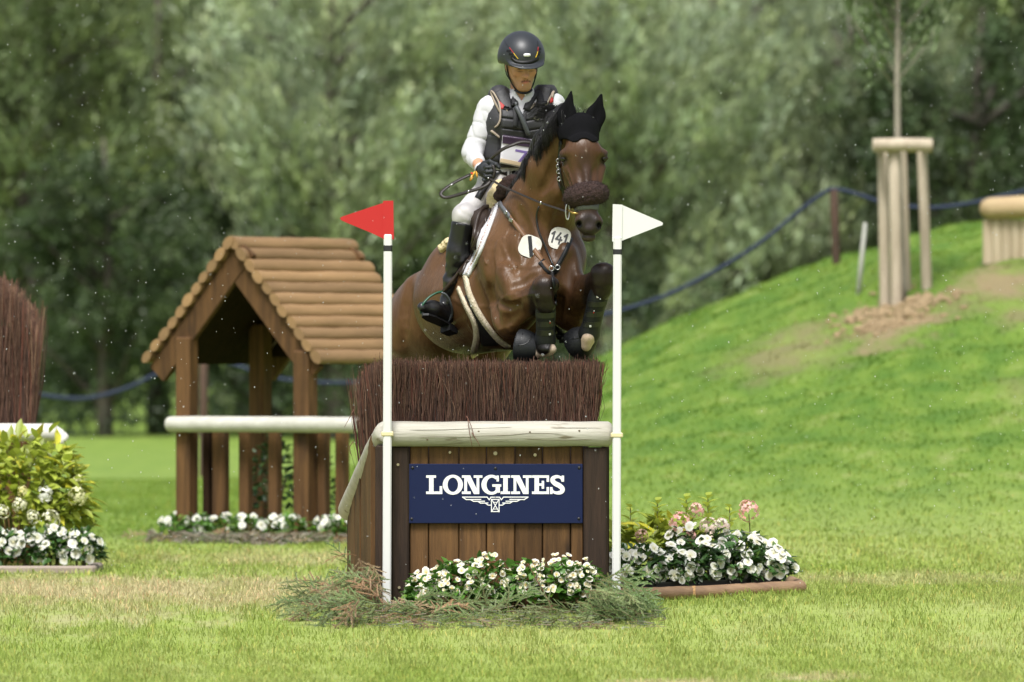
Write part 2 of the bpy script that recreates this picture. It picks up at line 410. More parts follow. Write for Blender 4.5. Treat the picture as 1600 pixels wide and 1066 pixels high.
# ------------------------------------------------------------------ grass blades
def grass_field(name, regions):
    VV, TT, CC, n0 = [], [], [], 0
    for (ya, yb, dens, h, wd, lean) in regions:
        wmax = (D0 + yb) / F * 800 + .8
        n = int(dens * 2 * wmax * (yb - ya))
        Y = RNG.uniform(ya, yb, n); X = RNG.uniform(-wmax, wmax, n)
        keep = np.abs(X) < (D0 + Y) / F * 800 + .6
        soil = np.zeros(n)
        for (x, y, rx, ry, s) in SOIL: soil = np.maximum(soil, s * np.clip(1.5 - np.hypot((X - x) / rx, (Y - y) / ry), 0, 1))
        keep &= RNG.uniform(0, 1, n) > soil
        keep &= ~((X > -.72) & (X < .52) & (Y > .0) & (Y < 1.3))
        amp = 1.0 if yb < 13 else .35
        cl = np.sin(X * 5 + Y * 3.3) * np.sin(Y * 2.9 - X * 4.1) + .7 * np.sin(X * 13 - Y * 6) * np.sin(Y * 9 + X * 7)
        cl = cl * amp; keep &= RNG.uniform(-2.6, 1.0, n) < cl
        X, Y, cl = X[keep], Y[keep], cl[keep]; n = len(X)
        Z = zt(X, Y); hh = h * RNG.uniform(.45, 1.25, n) * (1 + .25 * cl); th = RNG.uniform(0, 6.283, n); ph = RNG.uniform(0, 6.283, n)
        ln = hh * RNG.uniform(.1, 1.1, n) * lean; ww = wd * RNG.uniform(.6, 1.4, n)
        base = np.stack([X, Y, Z - .004], 1); sd = np.stack([np.cos(th), np.sin(th), 0 * th], 1) * ww[:, None] / 2
        d = np.stack([np.cos(ph) * ln, np.sin(ph) * ln, 0 * ph], 1)
        mid = base + d * .35 + np.stack([0 * hh, 0 * hh, hh * .62], 1); tip = base + d + np.stack([0 * hh, 0 * hh, hh * .95 - ln * .25], 1)
        V = np.stack([base - sd, base + sd, mid + sd * .7, mid - sd * .7, tip], 1)
        t = np.array([[0, 1, 2], [0, 2, 3], [3, 2, 4]])[None] + (np.arange(n) * 5)[:, None, None] + n0
        c = (RNG.uniform(.72, 1.25, (n, 1)) if yb < 13 else RNG.uniform(.86, 1.14, (n, 1))) * np.array([1, 1, 1.0]) * np.where(RNG.uniform(0, 1, (n, 1)) < .10, np.array([1.5, 1.15, 1.3]), 1.0)
        VV.append(V.reshape(-1, 3)); TT.append(t.reshape(-1, 3)); CC.append(np.repeat(c, 5, 0)); n0 += n * 5
    me = make_mesh(name, np.concatenate(VV), [np.concatenate(TT)], np.concatenate(CC), True, M_BLADE)
    return tag(add_obj(name, me), 'short mown green grass covering the whole course', 'grass', kind='stuff')
grass_field('grass', [(-8.6, -3, 3000, .040, .0042, 1.0), (-3, 4, 2300, .042, .005, 1.0), (4, 12, 900, .045, .008, 1.0), (12, 42, 420, .036, .011, 1.0)])
# ================================================================== trees beyond the field
def leaf_cloud(anchors, dirs, nl, L, wd, spread, colfn):
    """sprays of narrow leaves; anchors (n,3), dirs (n,3) spray direction*length"""
    n = len(anchors); t = RNG.uniform(0, 1, (n, nl, 1))
    c = anchors[:, None] + dirs[:, None] * t + RNG.normal(0, spread, (n, nl, 3)) * (1.15 - t * .6)
    ax = dirs[:, None] / (np.linalg.norm(dirs, axis=1)[:, None, None] + 1e-9) + RNG.normal(0, .42, (n, nl, 3)); ax /= np.linalg.norm(ax, axis=2)[..., None]
    sd = np.cross(ax, RNG.normal(0, 1, (n, nl, 3))); sd /= np.linalg.norm(sd, axis=2)[..., None] + 1e-9
    l = (L * RNG.uniform(.6, 1.3, (n, nl, 1))); w_ = wd * RNG.uniform(.7, 1.3, (n, nl, 1))
    V = np.stack([c - ax * l / 2, c + sd * w_ / 2, c + ax * l / 2, c - sd * w_ / 2], 2).reshape(-1, 3)
    q = np.arange(n * nl * 4).reshape(-1, 4); col = np.repeat(colfn(n, nl, c), 4, 0)
    return V, q, col
def tree_meshes(kind, seed, hgt, wid, nspray, nl, mat_leaf, mat_bark):
    r = np.random.default_rng(seed); A, Dv = [], []
    limbs = MB(); 
    limbs.tube(spline([[0, 0, -.3], [.1, .05, hgt * .25], [-.05, .1, hgt * .55], [.08, 0, hgt * .9]], 10), np.linspace(.24, .04, 10), 8, rough=.08)
    nb = 26
    for i in range(nb):
        z0 = hgt * r.uniform(.05, .75); a = r.uniform(0, 6.283); out = wid / 2 * r.uniform(.6, 1.0) * (1.0 - .5 * (z0 / hgt) ** 2)
        up = hgt * r.uniform(.10, .36) * (1.1 - z0 / hgt)
        e = np.array([math.cos(a) * out, math.sin(a) * out, z0 + up]); s0 = np.array([0, 0, z0])
        br = spline([s0, s0 * .4 + e * .6 + [0, 0, up * .25], e], 7); limbs.tube(br, np.linspace(.07, .015, 7), 5)
        for _ in range(nspray // nb):
            t = r.beta(2.2, 1.3); p = br[int(t * 6)] + r.normal(0, .38, 3) * [1, 1, .9]
            A.append(p); o = np.array([p[0], p[1], 0]); o /= np.linalg.norm(o) + 1e-6
            if kind == 'willow': d = o * r.uniform(.1, .5) + np.array([0, 0, r.uniform(.1, 1.25)])
            else: d = o * r.uniform(.2, .6) + np.array([0, 0, r.uniform(-.5, .5)])
            Dv.append(d * r.uniform(.7, 1.3))
    A = np.array(A); Dv = np.array(Dv); A[:, 2] = np.maximum(A[:, 2], .15)
    tone = r.uniform(.50, 1.45, (len(A), 1, 1)); warm = r.uniform(0, 1, (len(A), 1, 1))
    def colfn(n, m, c):
        base = np.array([1, 1, 1.0]) * (1 - warm) + np.array([1.12, 1.04, .72]) * warm
        cc = base * tone * r.uniform(.75, 1.2, (n, m, 1)); hi = r.uniform(0, 1, (n, m, 1)) < (.16 if kind == 'willow' else .05)
        return np.where(hi, cc * np.array([1.55, 1.5, 1.65]), cc).reshape(-1, 3)
    V, q, col = leaf_cloud(A, Dv, nl, .22 if kind == 'willow' else .15, .046 if kind == 'willow' else .085, .12, colfn)
    crown = make_mesh('crown', V, [q], col, True, mat_leaf)
    lv = np.concatenate(limbs.V); trunk = make_mesh('trunk', lv, [np.concatenate(limbs.F[k]) for k in (3, 4) if limbs.F[k]], None, True, mat_bark)
    return crown, trunk
M_BARK = mat('bark', (.10, .085, .065), .9, (.05, .042, .034), 6, (1, 1, .25), bump=.5, bscale=20)
M_WILLOW = mat('willow_leaf', (.290, .365, .235), .5, attr=True, rand=.12, transl=.35, spec=.6)
M_OLIVE = mat('olive_leaf', (.140, .195, .082), .5, attr=True, rand=.12, transl=.30, spec=.55)
M_DARK = mat('dark_leaf', (.062, .098, .044), .5, attr=True, rand=.10, transl=.25, spec=.45)
TREE_KINDS = {
 'willow': [tree_meshes('willow', 11, 9.0, 6.6, 1100, 26, M_WILLOW, M_BARK), tree_meshes('willow', 12, 9.6, 6.0, 1100, 26, M_WILLOW, M_BARK)],
 'olive': [tree_meshes('willow', 13, 9.2, 6.2, 1000, 26, M_OLIVE, M_BARK), tree_meshes('leafy', 14, 9.4, 6.4, 1000, 26, M_OLIVE, M_BARK)],
 'dark': [tree_meshes('leafy', 15, 8.8, 6.4, 1000, 26, M_DARK, M_BARK)]}
def plant_tree(kind, v, px, Y, scale, rz, label, name='willow_tree', group='trees along the far edge of the field'):
    x = (px - 800) / F * (D0 + Y); z = float(zt(x, Y))
    t = thing(name, (x, Y, z), label, 'tree', group); crown, trunk = TREE_KINDS[kind][v]
    t.rotation_euler = (0, 0, rz); t.scale = (scale, scale, scale)
    add_obj('crown', crown, t); add_obj('trunk', trunk, t)
for (kind, v, px, Y, s, rz, lab, nm) in [
  ('olive', 0, 40, 88, 1.0, .3, 'olive green tree at the far left edge, behind the brown brush', 'willow_tree'),
  ('olive', 1, 250, 93, 1.02, 1.9, 'olive green tree behind the left slope of the log roofed hut', 'broadleaf_tree'),
  ('dark', 0, 165, 82, .62, 4.0, 'low dark green tree between the left brush and the hut', 'broadleaf_tree'),
  ('dark', 0, 390, 90, .80, 2.2, 'dark green tree right behind the hut gable', 'broadleaf_tree'),
  ('willow', 0, 520, 84, 1.0, .9, 'pale grey green willow rising above the red flag', 'willow_tree'),
  ('olive', 0, 430, 99, 1.15, 2.9, 'tall olive green tree with a bright crown above the hut ridge', 'willow_tree'),
  ('willow', 1, 740, 87, 1.05, 2.4, 'pale silvery willow directly behind the rider', 'willow_tree'),
  ('willow', 0, 950, 85, 1.0, 4.4, 'pale silvery willow behind the white flag', 'willow_tree'),
  ('willow', 1, 1110, 90, .95, 5.6, 'pale silvery willow above the sagging blue rope', 'willow_tree'),
  ('olive', 1, 1215, 101, 1.15, 3.7, 'yellowish green tree set back between two pale willows', 'broadleaf_tree'),
  ('willow', 1, 1330, 92, .9, 1.2, 'greyish willow behind the staked young tree', 'willow_tree'),
  ('olive', 0, 1420, 97, 1.1, 5.2, 'olive green tree at the upper right behind the tree stakes', 'willow_tree'),
  ('dark', 0, 1530, 90, .95, .6, 'dark green tree behind the log jump on the bank', 'broadleaf_tree'),
  ('olive', 1, 1640, 95, 1.1, 2.0, 'olive green tree cut by the right edge of the picture', 'broadleaf_tree'),
  ('olive', 1, -110, 92, 1.1, 5.0, 'olive green tree cut by the left edge of the picture', 'broadleaf_tree'),
  ('dark', 0, 1000, 97, .75, 3.3, 'dark low tree in the shade under the pale willows', 'broadleaf_tree'),
  ('dark', 0, 620, 95, .85, 5.3, 'dark green tree in the gap left of the rider', 'broadleaf_tree')]:
    plant_tree(kind, v, px, Y, s, rz, lab, nm)
# the wood behind them: one mass of foliage
nW = 2600
A = np.stack([RNG.uniform(-20, 20, nW), RNG.uniform(112, 124, nW), RNG.uniform(0, 14, nW)], 1)
Vw, qw, cw = leaf_cloud(A, RNG.normal(0, .8, (nW, 3)), 22, .42, .16, .5, lambda n, m, c: np.broadcast_to(RNG.uniform(.6, 1.3, (n, 1, 1)) * np.array([1.0, 1, .9]), (n, m, 3)).reshape(-1, 3))
tag(add_obj('woodland', make_mesh('woodland', Vw, [qw], cw, True, M_OLIVE)), 'dense green wood filling the distance behind the row of trees', 'woodland', kind='stuff')
nU = 1500
A = np.stack([RNG.uniform(-12, 12, nU), RNG.uniform(82, 96, nU), RNG.uniform(.1, 2.3, nU)], 1)
Vw, qw, cw = leaf_cloud(A, RNG.normal(0, .3, (nU, 3)) + [0, 0, .3], 24, .16, .07, .2, lambda n, m, c: np.broadcast_to(RNG.uniform(.6, 1.3, (n, 1, 1)) * np.array([1.0, 1, .9]), (n, m, 3)).reshape(-1, 3))
tag(add_obj('undergrowth', make_mesh('undergrowth', Vw, [qw], cw, True, M_DARK)), 'dark undergrowth along the foot of the trees', 'undergrowth', kind='stuff')
# ================================================================== barrier rope and its posts
M_ROPE = mat('blue_rope', (.014, .022, .050), .8, (.022, .034, .07), 60, bump=.6, bscale=300, bstretch=(1, 1, 1))
M_POSTW = mat('post_wood', (.085, .045, .026), .8, (.045, .026, .017), 8, (1, 1, .15), bump=.4, bscale=40, bstretch=(1, 1, .1), rand=.15)
M_RAW = mat('raw_timber', (.47, .40, .30), .75, (.35, .29, .21), 6, (3, 3, .4), bump=.3, bscale=40, bstretch=(1, 1, .1), rand=.08)
def round_post(name, top, base, r, m, label, cat, group=None, par=None):
    b = MB(); pts = np.array([base, np.asarray(base) * .5 + np.asarray(top) * .5, top - np.array([0, 0, r * .35]), top])
    b.tube(pts, [r, r * .98, r * .97, r * .72], 12); o = b.build(name, m, par, origin=base if par is None else None); auto_smooth(o)
    return tag(o, label, cat, group)
YP = 35.5
top = P(1303, 296, YP); bs = P(1308, 424, YP); round_post('rope_post', top, bs - [0, 0, .15], .045, M_POSTW, 'dark brown rope post standing on the grassy bank', 'post', 'posts carrying the blue rope')
YL = 44.0
tl = P(318, 562, YL); bl = np.array([tl[0], YL, float(zt(tl[0], YL))]); round_post('rope_post', tl, bl - [0, 0, .15], .05, M_POSTW, 'brown rope post seen through the hut behind its left front post', 'post', 'posts carrying the blue rope')
e0 = P(-40, 545, 44.0); be = np.array([e0[0], 44.0, 0]); 
def rope(name, pxs, Y, r, label):
    b = MB(); pts = spline([P(x, y, Y if not isinstance(Y, (list, tuple)) else Y[i]) for i, (x, y) in enumerate(pxs)], 60)
    b.tube(pts, r, 8); return tag(b.build(name, M_ROPE, None, True), label, 'rope')
rope('barrier_rope', [(880, 500), (940, 492), (985, 481), (1050, 458), (1120, 422), (1190, 378), (1255, 325), (1290, 300), (1303, 296), (1330, 301), (1385, 318), (1450, 325), (1510, 319), (1560, 308), (1640, 290)], YP, .023, 'thick dark blue rope rising over the post on the grassy bank')
rope('barrier_rope', [(-30, 600), (40, 612), (90, 621), (140, 622), (200, 606), (260, 578), (318, 563), (360, 568), (420, 588), (480, 597), (550, 598), (620, 590)], YL, .024, 'thick dark blue rope sagging behind the hut on the left')
# thin pale stake
b = MB(); YS = hit(1341, 458)[1]; a0 = P(1341, 462, YS); a1 = P(1352, 348, YS); b.tube([a0 - (a1 - a0) * .1, (a0 + a1) / 2, a1], [.026, .024, .018], 8)
tag(b.build('garden_stake', mat('pale_stake', (.42, .42, .37), .7), None, True), 'thin pale leaning stake between rope post and tree stakes', 'stake')
# ------------------------------------------------------------------ staked young tree
YT = 32.0
g0 = hit(1396, 476); YT = g0[1]
ts = thing('tree_support', P(1405, 470, YT), 'pale timber post frame around the young tree on the bank', 'tree support')
dT = .30
for (xb, yb, xt, dy) in [(1383, 478, 1379, -.1), (1401, 482, 1397, -.35), (1449, 462, 1441, .35), (1417, 474, 1409, .40)]:
    bpt = P(xb, yb, YT + dy); tpt = P(xt, 236, YT + dy); round_post('post', tpt, bpt - [0, 0, .1], .050 if xb != 1401 else .055, M_RAW, None, None, par=ts)
for (x0, x1, y, dy) in [(1364, 1456, 227, -.42), (1368, 1457, 229, .46)]:
    b = MB(); b.tube([P(x0, y, YT + dy), P((x0 + x1) / 2, y - 1, YT + dy), P(x1, y, YT + dy)], [.062, .062, .062], 12); auto_smooth(b.build('crossbar', M_RAW, ts))
for x in (1372, 1448):
    b = MB(); b.tube([P(x, 229, YT - .45), P(x, 229, YT + .5)], .055, 10); auto_smooth(b.build('crossbar', M_RAW, ts))
yt = thing('young_tree', P(1403, 474, YT), 'slender young tree with thin pale trunk held by stakes', 'tree')
b = MB(); b.tube(spline([P(1411, 478, YT), P(1405, 330, YT), P(1402, 160, YT), P(1403, -60, YT)], 14), np.linspace(.045, .022, 14), 8)
r_ = random.Random(4)
An, Dn = [], []
for i in range(26):
    t = r_.uniform(0, 1); y0 = 150 - t * 230; base = P(1402, y0, YT); a = r_.uniform(0, 6.283); L = .75 * (1 - .5 * t)
    e = base + np.array([math.cos(a) * L * .7, math.sin(a) * L * .7, L * .9]); b.tube([base, (base + e) / 2 + [0, 0, -.04], e], [.009, .006, .003], 5)
    for _ in range(11): s_ = r_.uniform(.25, 1.0); An.append(base + (e - base) * s_); Dn.append(np.array([math.cos(a) * .15, math.sin(a) * .15, .3]))
b.build('trunk', mat('young_bark', (.30, .27, .21), .8, (.2, .18, .14), 20, (1, 1, .3)), yt, True)
V, q, c = leaf_cloud(np.array(An), np.array(Dn), 7, .11, .038, .08, lambda n, m, cc: np.broadcast_to(RNG.uniform(.6, 1.3, (n, 1, 1)) * np.ones(3), (n, m, 3)).reshape(-1, 3))
add_obj('crown', make_mesh('crown', V - origin_of(yt), [q], c, True, M_OLIVE), yt)
# clods of dug soil round the stakes
M_SOIL = mat('dug_soil', (.34, .25, .14), .95, (.22, .16, .085), 12, bump=.8, bscale=30)
b = MB(); 
for i in range(520):
    a = r_.gauss(0, .27); d = r_.gauss(-.5, .55); x = P(1392, 490, YT)[0] + a; y = YT - .35 + d; s_ = r_.uniform(.010, .034) * (1 if r_.random() < .9 else 2.0)
    b.ell([x, y, float(zt(x, y)) + s_ * .25], [s_ * r_.uniform(.8, 1.6), s_, s_ * r_.uniform(.5, .9)], 7, 5, rotz(r_.uniform(0, 3)))
tag(b.build('soil_clods', M_SOIL, None), 'clods of freshly dug sandy soil at the foot of the tree stakes', 'soil', kind='stuff')
# ------------------------------------------------------------------ log jump on top of the bank
YB = float(hit(1590, 402)[1])
M_LOGY = mat('yellow_log', (.50, .38, .21), .65, (.38, .27, .14), 4, (.4, 3, 3), bump=.2, bscale=30)
M_PALE = mat('pale_plank', (.48, .40, .28), .75, (.36, .28, .18), 5, (3, 3, .3), bump=.3, bscale=40, bstretch=(1, 1, .1), rand=.12)
lj = thing('log_jump', P(1610, 400, YB), 'pale timber jump with a round log top on the grassy bank', 'jump')
b = MB(); la = P(1543, 326, YB); lb = P(1720, 318, YB - .3); dv = (lb - la) / np.linalg.norm(lb - la)
b.tube([la - dv * .07, la - dv * .05, la, la + dv * .05, lb], [.035, .075, .098, .105, .11], 16); auto_smooth(b.build('log', M_LOGY, lj))
R_ = frame(lb - la)
for i in range(10):
    x0 = 1536 + i * 15; b = MB(); yb_ = 404
    t_ = P(x0 + 7, 343, YB + .02 - i * .02); q_ = P(x0 + 7, yb_ + 10, YB + .02 - i * .02)
    b.box((t_ + q_) / 2, [.087, .05, t_[2] - q_[2]], bev=.008); b.build('paling', M_PALE, lj)
# ================================================================== the brush jump with the sign
M_PLANK = mat('stained_plank', (.152, .080, .031), .6, (.062, .034, .016), 5, (6, 6, .45), lo=.3, hi=.7, bump=.5, bscale=30, bstretch=(6, 6, .25), rand=.30, spec=.18, spot=((.025, .016, .011), 3.2, .60, .74, (1.6, 1, .5)))
M_POSTD = mat('dark_post', (.052, .032, .022), .7, (.028, .019, .014), 6, (5, 5, .4), bump=.5, bscale=30, bstretch=(6, 6, .2), rand=.15, spec=.2)
M_WLOG = mat('peeled_log', (.47, .45, .39), .6, (.36, .34, .28), 3, (.5, 6, 6), bump=.35, bscale=18, bstretch=(.4, 5, 5), spot=((.20, .17, .12), 7, .62, .70, (.5, 3, 3)))
M_DARKFILL = mat('dark_filler', (.018, .010, .008), 1.0)  # dark filler block added inside so gaps between twigs and planks read as shade
M_TWIG = mat('brush_twig', (1, 1, 1), .85, attr=True, spec=.25)
M_SCREW = mat('screw_black', (.015, .015, .018), .45)
M_BRASS = mat('screw_head', (.42, .36, .24), .4, metal=.6)
jump = thing('brush_jump', (-.1, .3, 0), 'dark plank jump topped with brown brush and a pale log, horse above it', 'jump')
random.seed(21)
edges = [640, 669.8, 717, 760.2, 804.5, 847.7, 891.5, 911.5]
for i in range(7):
    a, c_ = edges[i] + .7, edges[i + 1] - .7; tp = 697 + random.uniform(-1, 1); y = .028 + random.uniform(-.003, .004)
    p0, p1 = P(a, tp, 0), P(c_, 955, 0)
    b = MB(); b.box([(p0[0] + p1[0]) / 2, y, (p0[2] + p1[2]) / 2], [p1[0] - p0[0], .045, p0[2] - p1[2]], bev=.005); b.build('plank', M_PLANK, jump)
for (x0, x1, y0, dp, yy) in [(613.5, 639.5, 698, .10, .02), (911.8, 949.5, 699, .13, .03), (586, 612.5, 696, .10, .085)]:
    p0, p1 = P(x0, y0, 0), P(x1, 956, 0); b = MB(); b.box([(p0[0] + p1[0]) / 2, yy, (p0[2] + p1[2]) / 2], [p1[0] - p0[0], dp, p0[2] - p1[2]], bev=.010); b.build('post', M_POSTD, jump)
# right side boards (seen edge on)
b = MB(); b.box([.51, .55, .47], [.03, .9, .90]); b.build('side_board', M_POSTD, jump)
# wing on the left: boards that step down with the log
wf, wb = np.array([(588 - 800) * mpp(0), .14, 0]), np.array([(551 - 800) * mpp(1.3), 1.24, 0]); wd_ = (wb - wf) / np.linalg.norm(wb - wf)
nrm = np.array([-wd_[1], wd_[0], 0]); L_ = np.linalg.norm(wb - wf)
ztop = lambda t: .93 + (.455 - .93) * t
nbd = 9
for i in range(nbd):
    t0, t1 = i / nbd + .004, (i + 1) / nbd - .004; a, c_ = wf + wd_ * L_ * t0, wf + wd_ * L_ * t1; o = nrm * random.uniform(-.003, .004)
    ring = np.array([a + o, c_ + o, c_ + o + [0, 0, ztop(t1)], a + o + [0, 0, ztop(t0)]]); b = MB(); b.prism(ring, nrm * .03); b.build('side_board', M_PLANK, jump)
pb = P(551, 805, 1.32); b = MB(); b.box([pb[0], 1.32, pb[2] / 2 - .02], [.060, .075, pb[2] + .04], bev=.008); b.build('post', M_POSTD, jump)
# logs
def log_tube(pts, r, n=18, round0=True, round1=True, wob=.03, flat=1.0, up=None):
    pts = spline(pts, 14); rr = r * (1 + RNG.uniform(-wob, wob, 14)); d0 = pts[0] - pts[1]; d0 /= np.linalg.norm(d0); d1 = pts[-1] - pts[-2]; d1 /= np.linalg.norm(d1)
    P_, R_ = list(pts), list(rr)
    if round0: P_ = [pts[0] + d0 * r * .35, pts[0] + d0 * r * .28, pts[0] + d0 * r * .12] + P_; R_ = [r * .62, r * .84, r * .95] + R_
    if round1: P_ = P_ + [pts[-1] + d1 * r * .12, pts[-1] + d1 * r * .28, pts[-1] + d1 * r * .35]; R_ = R_ + [r * .95, r * .84, r * .62]
    b = MB(); b.tube(P_, R_, n, flat=flat, up=up); return b
o = log_tube([P(607, 678, -.015), P(700, 678.5, -.015), P(850, 678, -.015), P(950, 678.5, -.015)], .0675).build('log', M_WLOG, jump); auto_smooth(o)
o = log_tube([P(604, 676, .055), P(590, 700, .32), P(568, 748, .78), P(546, 797, 1.30)], np.linspace(.064, .047, 14)[0], wob=.02).build('log', M_WLOG, jump); auto_smooth(o)
b = MB()
for pts in [[(640, 672), (700, 671), (760, 669), (800, 667.5)], [(735, 682), (790, 680), (830, 677), (880, 678)], [(655, 683), (700, 682.5), (740, 683)], [(860, 669), (900, 668.5), (940, 669)], [(820, 686), (870, 688), (925, 687)]]:
    q = spline([P(x, y, -.02) for x, y in pts], 14); zc = P(0, 678.3, 0)[2]; rr = .0688; q[:, 1] = -.015 - np.sqrt(np.maximum(rr ** 2 - (q[:, 2] - zc) ** 2, 1e-6)); b.tube(q, np.concatenate([[.0005], np.full(12, .0014), [.0005]]), 4, flat=.5)
for x, y in [(748, 674), (828, 675), (905, 673), (668, 687)]:
    q = P(x, y, 0); yy = -.015 - math.sqrt(max(.0685 ** 2 - (q[2] - P(0, 678.3, 0)[2]) ** 2, 1e-6)); b.ell([q[0], yy, q[2]], [.006, .0025, .004], 8, 5)
tag(b.build('log_checks', mat('crack_brown', (.10, .065, .035), .8), jump), kind='stuff')
# screws on boards
for (x, y, rr) in [(774, 708.5, 3.2), (836, 711, 2.6), (703, 707, 2.2), (622, 726, 2.2), (624, 918, 2.2)]:
    b = MB(); p = P(x, y, -.0); fy = -.002 if x > 640 else -.036
    b.tube([[p[0], fy + .008, p[2]], [p[0], fy - .004, p[2]], [p[0], fy - .0042, p[2]]], [rr * .00345, rr * .00345, rr * .0018], 10); b.build('screw', M_BRASS, jump)
# brush
bx = np.array([[-.63, .11], [.455, .11], [.445, 1.30], [-.835, 1.30]]); ZT = 1.318
def brush(name, quad, zbase, ztop_fn, n, parent, seed, lean=.05, gain=1.0, rmul=1.0):
    r = np.random.default_rng(seed); V, T, C = [], [], []; k0 = 0
    quad = np.asarray(quad, float); cen = quad.mean(0)
    for i in range(n):
        mode = r.uniform()
        if mode < .74:   # shell: on an edge
            e = r.choice(4, p=[.50, .12, .06, .32]); t = r.uniform(); p = quad[e] * (1 - t) + quad[(e + 1) % 4] * t
            ed = quad[(e + 1) % 4] - quad[e]; out = np.array([ed[1], -ed[0]]); out /= np.linalg.norm(out); p = p - out * abs(r.normal(0, .02)); long_ = True
        else:
            u, v = r.uniform(size=2); p = (quad[0] * (1 - u) + quad[1] * u) * (1 - v) + (quad[3] * (1 - u) + quad[2] * u) * v; out = np.zeros(2); long_ = False
        zt_ = ztop_fn(p[0], p[1]) + r.normal(0, .010) + (abs(r.normal(0, .02)) if r.uniform() < .12 else 0)
        zb = zbase(p[0], p[1]) if long_ else zt_ - .25
        if long_ and r.uniform() < .45: zb = zt_ - r.uniform(.15, .6) * (zt_ - zb); 
        if long_ and r.uniform() < .30: zt_ = zb + r.uniform(.4, .95) * (zt_ - zb)
        dl = r.normal(0, lean, 2) * (zt_ - zb) + out * r.uniform(-.02, .022) * (1 if long_ else 0)
        b0 = np.array([p[0], p[1], zb]); b1 = np.array([p[0] + dl[0], p[1] + dl[1], zt_]); md = (b0 + b1) / 2 + np.append(r.normal(0, .013, 2), 0)
        rd = r.uniform(.0011, .0027) * rmul * (.8 if r.uniform() < .8 else 1.5)
        th = r.uniform(0, 6.28) + np.arange(3) * 2.094; cs = np.stack([np.cos(th), np.sin(th), 0 * th], 1)
        V += [b0 + cs * rd, md + cs * rd * .85, b1 + cs * rd * .55]
        for s_ in (0, 3):
            for q in range(3): a, c_ = s_ + q, s_ + (q + 1) % 3; T.append([k0 + a, k0 + c_, k0 + c_ + 3, k0 + a + 3])
        k0 += 9
        c = np.array([[.092, .050, .036], [.135, .076, .053], [.052, .032, .026], [.21, .13, .085], [.12, .045, .032]])[r.choice(5, p=[.36, .26, .2, .08, .10])] * r.uniform(.7, 1.35) * gain
        C.append(np.repeat(c[None], 9, 0)); C[-1][6:] *= 1.25
    V = np.concatenate(V); me = make_mesh(name, V - origin_of(parent), [np.array(T)], np.concatenate(C), True, M_TWIG)
    o = add_obj(name, me, parent); return tag(o, kind='stuff')
def bz(x, y): return np.interp(x, [-.87, -.66, -.6], [.40, .80, .93]) if x < -.6 else .93
def btop(x, y): return ZT - .17 * max(0, (-.69 - x) / .15) ** 2.4 if x < -.69 else ZT
brush('brush', bx, bz, btop, 12500, jump, 5, lean=.06)
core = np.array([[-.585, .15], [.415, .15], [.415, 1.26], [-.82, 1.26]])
b = MB(); b.prism(np.column_stack([core, np.full(4, .02)]), [0, 0, 1.25]); b.build('dark_filler', M_DARKFILL, jump)
b = MB()
for pts in [[(731, 655), (733, 672), (738, 700)], [(729, 650), (737, 668), (741, 684)], [(737, 676), (746, 690), (750, 698)], [(931, 600), (945, 582), (952, 573)], [(930, 610), (942, 603), (948, 590)], [(938, 585), (934, 575), (930, 565)], [(553, 640), (545, 655), (538, 668)], [(552, 690), (546, 700), (549, 712)]]:
    b.tube(spline([P(x, y, -.09 if x < 800 and x > 700 else .3) for x, y in pts], 6), np.linspace(.0026, .0012, 6), 5, col=(.15, .07, .05))
tag(b.build('stray_twigs', M_TWIG, jump, True, True), kind='stuff')
# ------------------------------------------------------------------ sign on the jump
M_NAVY = mat('navy_panel', (.008, .014, .052), .5, spec=.18, bump=.05, bscale=900)
M_WHITE = mat('white_vinyl', (.80, .80, .80), .45)
sc_ = P(774.5, 818, -.02); sign = thing('sponsor_sign', sc_, 'navy blue sign with white lettering and winged emblem on the jump front', 'sign')
p0, p1 = P(638.6, 725, -.02), P(910.6, 818, -.02)
b = MB(); b.box([(p0[0] + p1[0]) / 2, -.012, (p0[2] + p1[2]) / 2], [p1[0] - p0[0], .016, p0[2] - p1[2]], bev=.003); b.build('panel', M_NAVY, sign)
SF = -.020
for (x, y) in [(644.7, 731), (774, 732), (905, 731), (643.2, 811), (904.4, 810.5)]:
    q = P(x, y, SF); b = MB(); b.ell([q[0], SF, q[2]], [.0085, .006, .0085], 12, 8); b.build('screw', M_SCREW, sign, True)
def zp(x, y): return P(640 + x / 5.714, 700 + y / 5.714, SF)
class Vinyl(MB):
    k = 0
    def poly(s, pts):
        s.k += 1; s.prism([zp(*p) + [0, .001, 0] for p in pts], [0, -.0022 - .00012 * (s.k % 12), 0])
    def rect(s, x0, x1, y0, y1): s.poly([(x0, y1), (x1, y1), (x1, y0), (x0, y0)])
    def stroke(s, pts, w_):
        for (a, c_) in zip(pts[:-1], pts[1:]):
            a, c_ = np.array(a, float), np.array(c_, float); d = (c_ - a) / np.linalg.norm(c_ - a); n = np.array([-d[1], d[0]]) * w_ / 2; e = d * w_ * .35
            s.poly([a - n - e, c_ - n + e, c_ + n + e, a + n - e])
    def band(s, L, R):
        s.k += 1; dz = -.0022 - .00012 * (s.k % 12); n = len(L); V = []
        for l, r in zip(L, R): a, c_ = zp(*l), zp(*r); V += [a + [0, dz, 0], c_ + [0, dz, 0], a + [0, .001, 0], c_ + [0, .001, 0]]
        q = []
        for i in range(n - 1):
            a = 4 * i; c_ = a + 4; q += [[a, a + 1, c_ + 1, c_], [a, c_, c_ + 2, a + 2], [a + 1, a + 3, c_ + 3, c_ + 1]]
        q += [[0, 2, 3, 1], [4 * n - 4, 4 * n - 3, 4 * n - 1, 4 * n - 2]]
        s.add(V, [np.array(q)])
def arc(cx, cy, rx, ry, a0, a1, n): t = np.radians(np.linspace(a0, a1, n)); return np.stack([cx + rx * np.cos(t), cy - ry * np.sin(t)], 1)
v = Vinyl()
